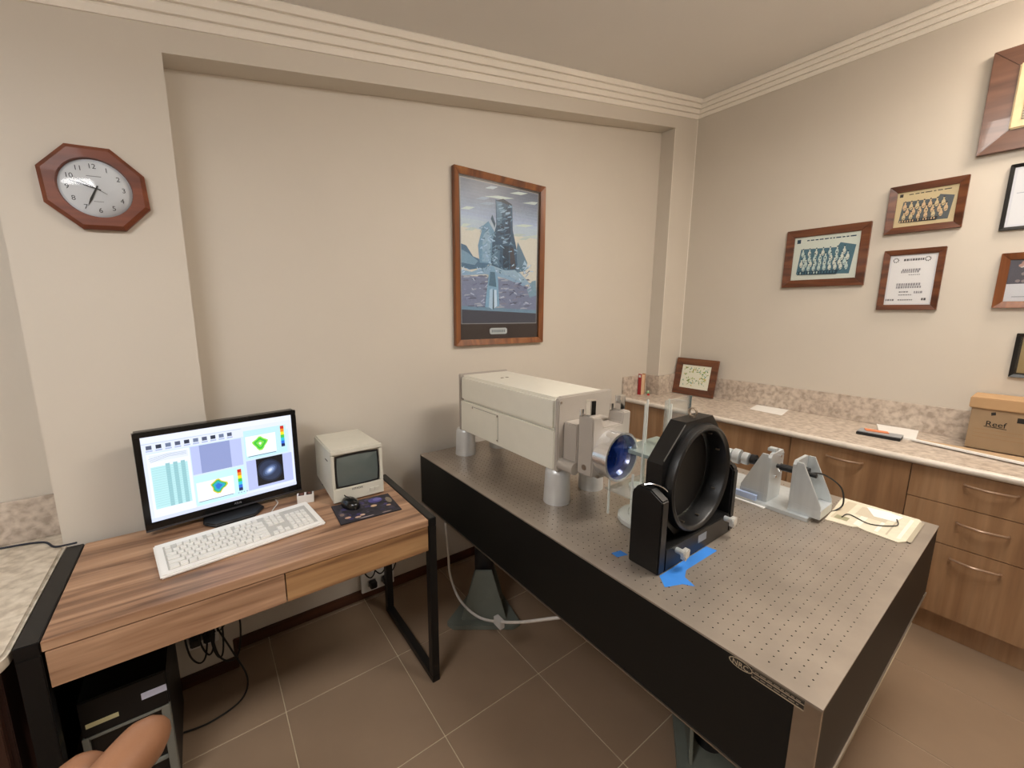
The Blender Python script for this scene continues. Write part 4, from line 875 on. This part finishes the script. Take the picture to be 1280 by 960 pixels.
def outlet(xa, xb, z0, z1, label, yo=0.):
    t = thing('power_board', label, 'power board', ((xa+xb)/2, yo-.04, 0))
    bx('plate', M_white, t, xa, xb, yo-.032, yo-.0145, z0, z1, .003)
    for i in range(2):
        xc = xa+(xb-xa)*(.3+.4*i); s_ = bx('socket', mat('socket grey', '#b4b2ad', .5), t, xc-.022, xc+.022, yo-.036, yo-.032, z0+.03, z0+.07, .002)
        bx('plug', M_satin, s_, xc-.018, xc+.018, yo-.075, yo-.036, z0+.035, z0+.07, .004)
    return t
oA = outlet(-2.78, -2.60, .045, .19, 'white power outlet on the wall by the rear desk leg')
oB = outlet(-3.52, -3.41, .17, .27, 'white power outlet low on the column behind the computer tower', -D+.0135)
def wires(cx, n_, seed, par, sx=.12, yo=0.):
    q = random.Random(seed)
    for i in range(n_):
        a = cx-sx+2*sx*i/max(1, n_-1); w_ = q.uniform(.02, .05); zl = q.uniform(.12, .18); y = yo-.09-.012*i
        pts = [(a, y, .61), (a+.4*w_, y, .46), (a+w_, y, .30), (a+.7*w_, y, zl+.03), (a, y, zl), (a-.8*w_, y, zl+.05), (a-w_, y, .30), (a-.3*w_, y, .38), (a+.4*w_, y+.01, .33), (cx+.01*i, yo-.082, .25)]
        MB().tube(pts, .0035, 6).build('power_cord', M_cable, par, smooth=True)
wires(-2.70, 3, 5, oA, .05)
wires(-3.43, 4, 9, oB, .05, -D+.0135)
tag(MB().tube([(-3.42, -.2, .3), (-3.37, -.2, .14), (-3.33, -.24, .02), (-3.36, -.33, .006), (-3.46, -.37, .006), (-3.544, -.36, .006)], .0035).build('floor_cord', M_cable, origin=(-3.3, -.2, 0), smooth=True), 'black cord curving down to the floor beside the computer tower', 'cord')
wc = thing('network_cable', 'white network cable hanging under the optical table edge', 'cable', (-2.44, -.7, .2))
MB().tube([(-2.44, -.36, .50), (-2.44, -.382, .347), (-2.44, -.403, .222), (-2.44, -.498, .144), (-2.44, -.683, .165), (-2.44, -.927, .303), (-2.44, -1.163, .476), (-2.43, -1.25, .54)], .006, 10).build('cord', M_cablew, wc, smooth=True)
bx('tag', mat('cable tag paper', '#b9b6b2', .7), wc, -2.452, -2.428, -.86, -.81, .225, .262, .002)

# ------------------------------------------------------------------ leather chair (only an arm reaches the frame)
M_lea = mat('tan leather', '#94694d', .42, var=.06, scale=12, bump=.15, bscale=120)
ch = thing('leather_chair', 'tan leather office chair pulled up to the desk at the lower left', 'chair', (-3.80, -1.50, 0))
def pad(name, pts, r_, parent=ch): return MB().tube(pts, r_, 14, 8).build(name, M_lea, parent, smooth=True)
for s_ in (0, -.56):
    a_ = pad('armrest', [(-3.528+s_, -1.035, .61), (-3.53+s_, -1.045, .635), (-3.555+s_, -1.085, .645), (-3.60+s_, -1.15, .645), (-3.66+s_, -1.25, .63), (-3.70+s_, -1.35, .60)], lambda t: .018+.03*math.sin(math.pi*.5*min(1, t*2.6)))
    pad('arm_cushion', [(-3.615+s_, -1.03, .60), (-3.64+s_, -1.04, .615), (-3.70+s_, -1.08, .61), (-3.76+s_, -1.13, .60)], lambda t: .02+.02*min(1, t*3), a_)
    MB().tube([(-3.69+s_, -1.33, .60), (-3.70+s_, -1.36, .5), (-3.74+s_, -1.40, .46)], .018, 10).build('arm_bracket', M_satin, a_, smooth=True)
MB().box(-4.08, -3.62, -1.72, -1.22, .42, .52).build('seat', M_lea, ch, .035, 4, smooth=True)
MB().box(-4.06, -3.64, -1.85, -1.75, .50, 1.02).build('backrest', M_lea, ch, .035, 4, smooth=True)
MB().cyl((-3.85, -1.48, .1), (-3.85, -1.48, .42), .03).build('column', M_satin, ch, smooth=True)
for i in range(5):
    a = i*2*math.pi/5+.3; e_ = (-3.85+.28*math.cos(a), -1.48+.28*math.sin(a))
    g_ = MB().tube([(-3.85, -1.48, .12), ((-3.85+e_[0])/2, (-1.48+e_[1])/2, .1), (e_[0], e_[1], .07)], .02, 8).build('base_arm', M_satin, ch, smooth=True)
    MB().cyl((e_[0]-.015, e_[1], .03), (e_[0]+.015, e_[1], .03), .03, n=16).build('castor', M_satin, g_, smooth=True)
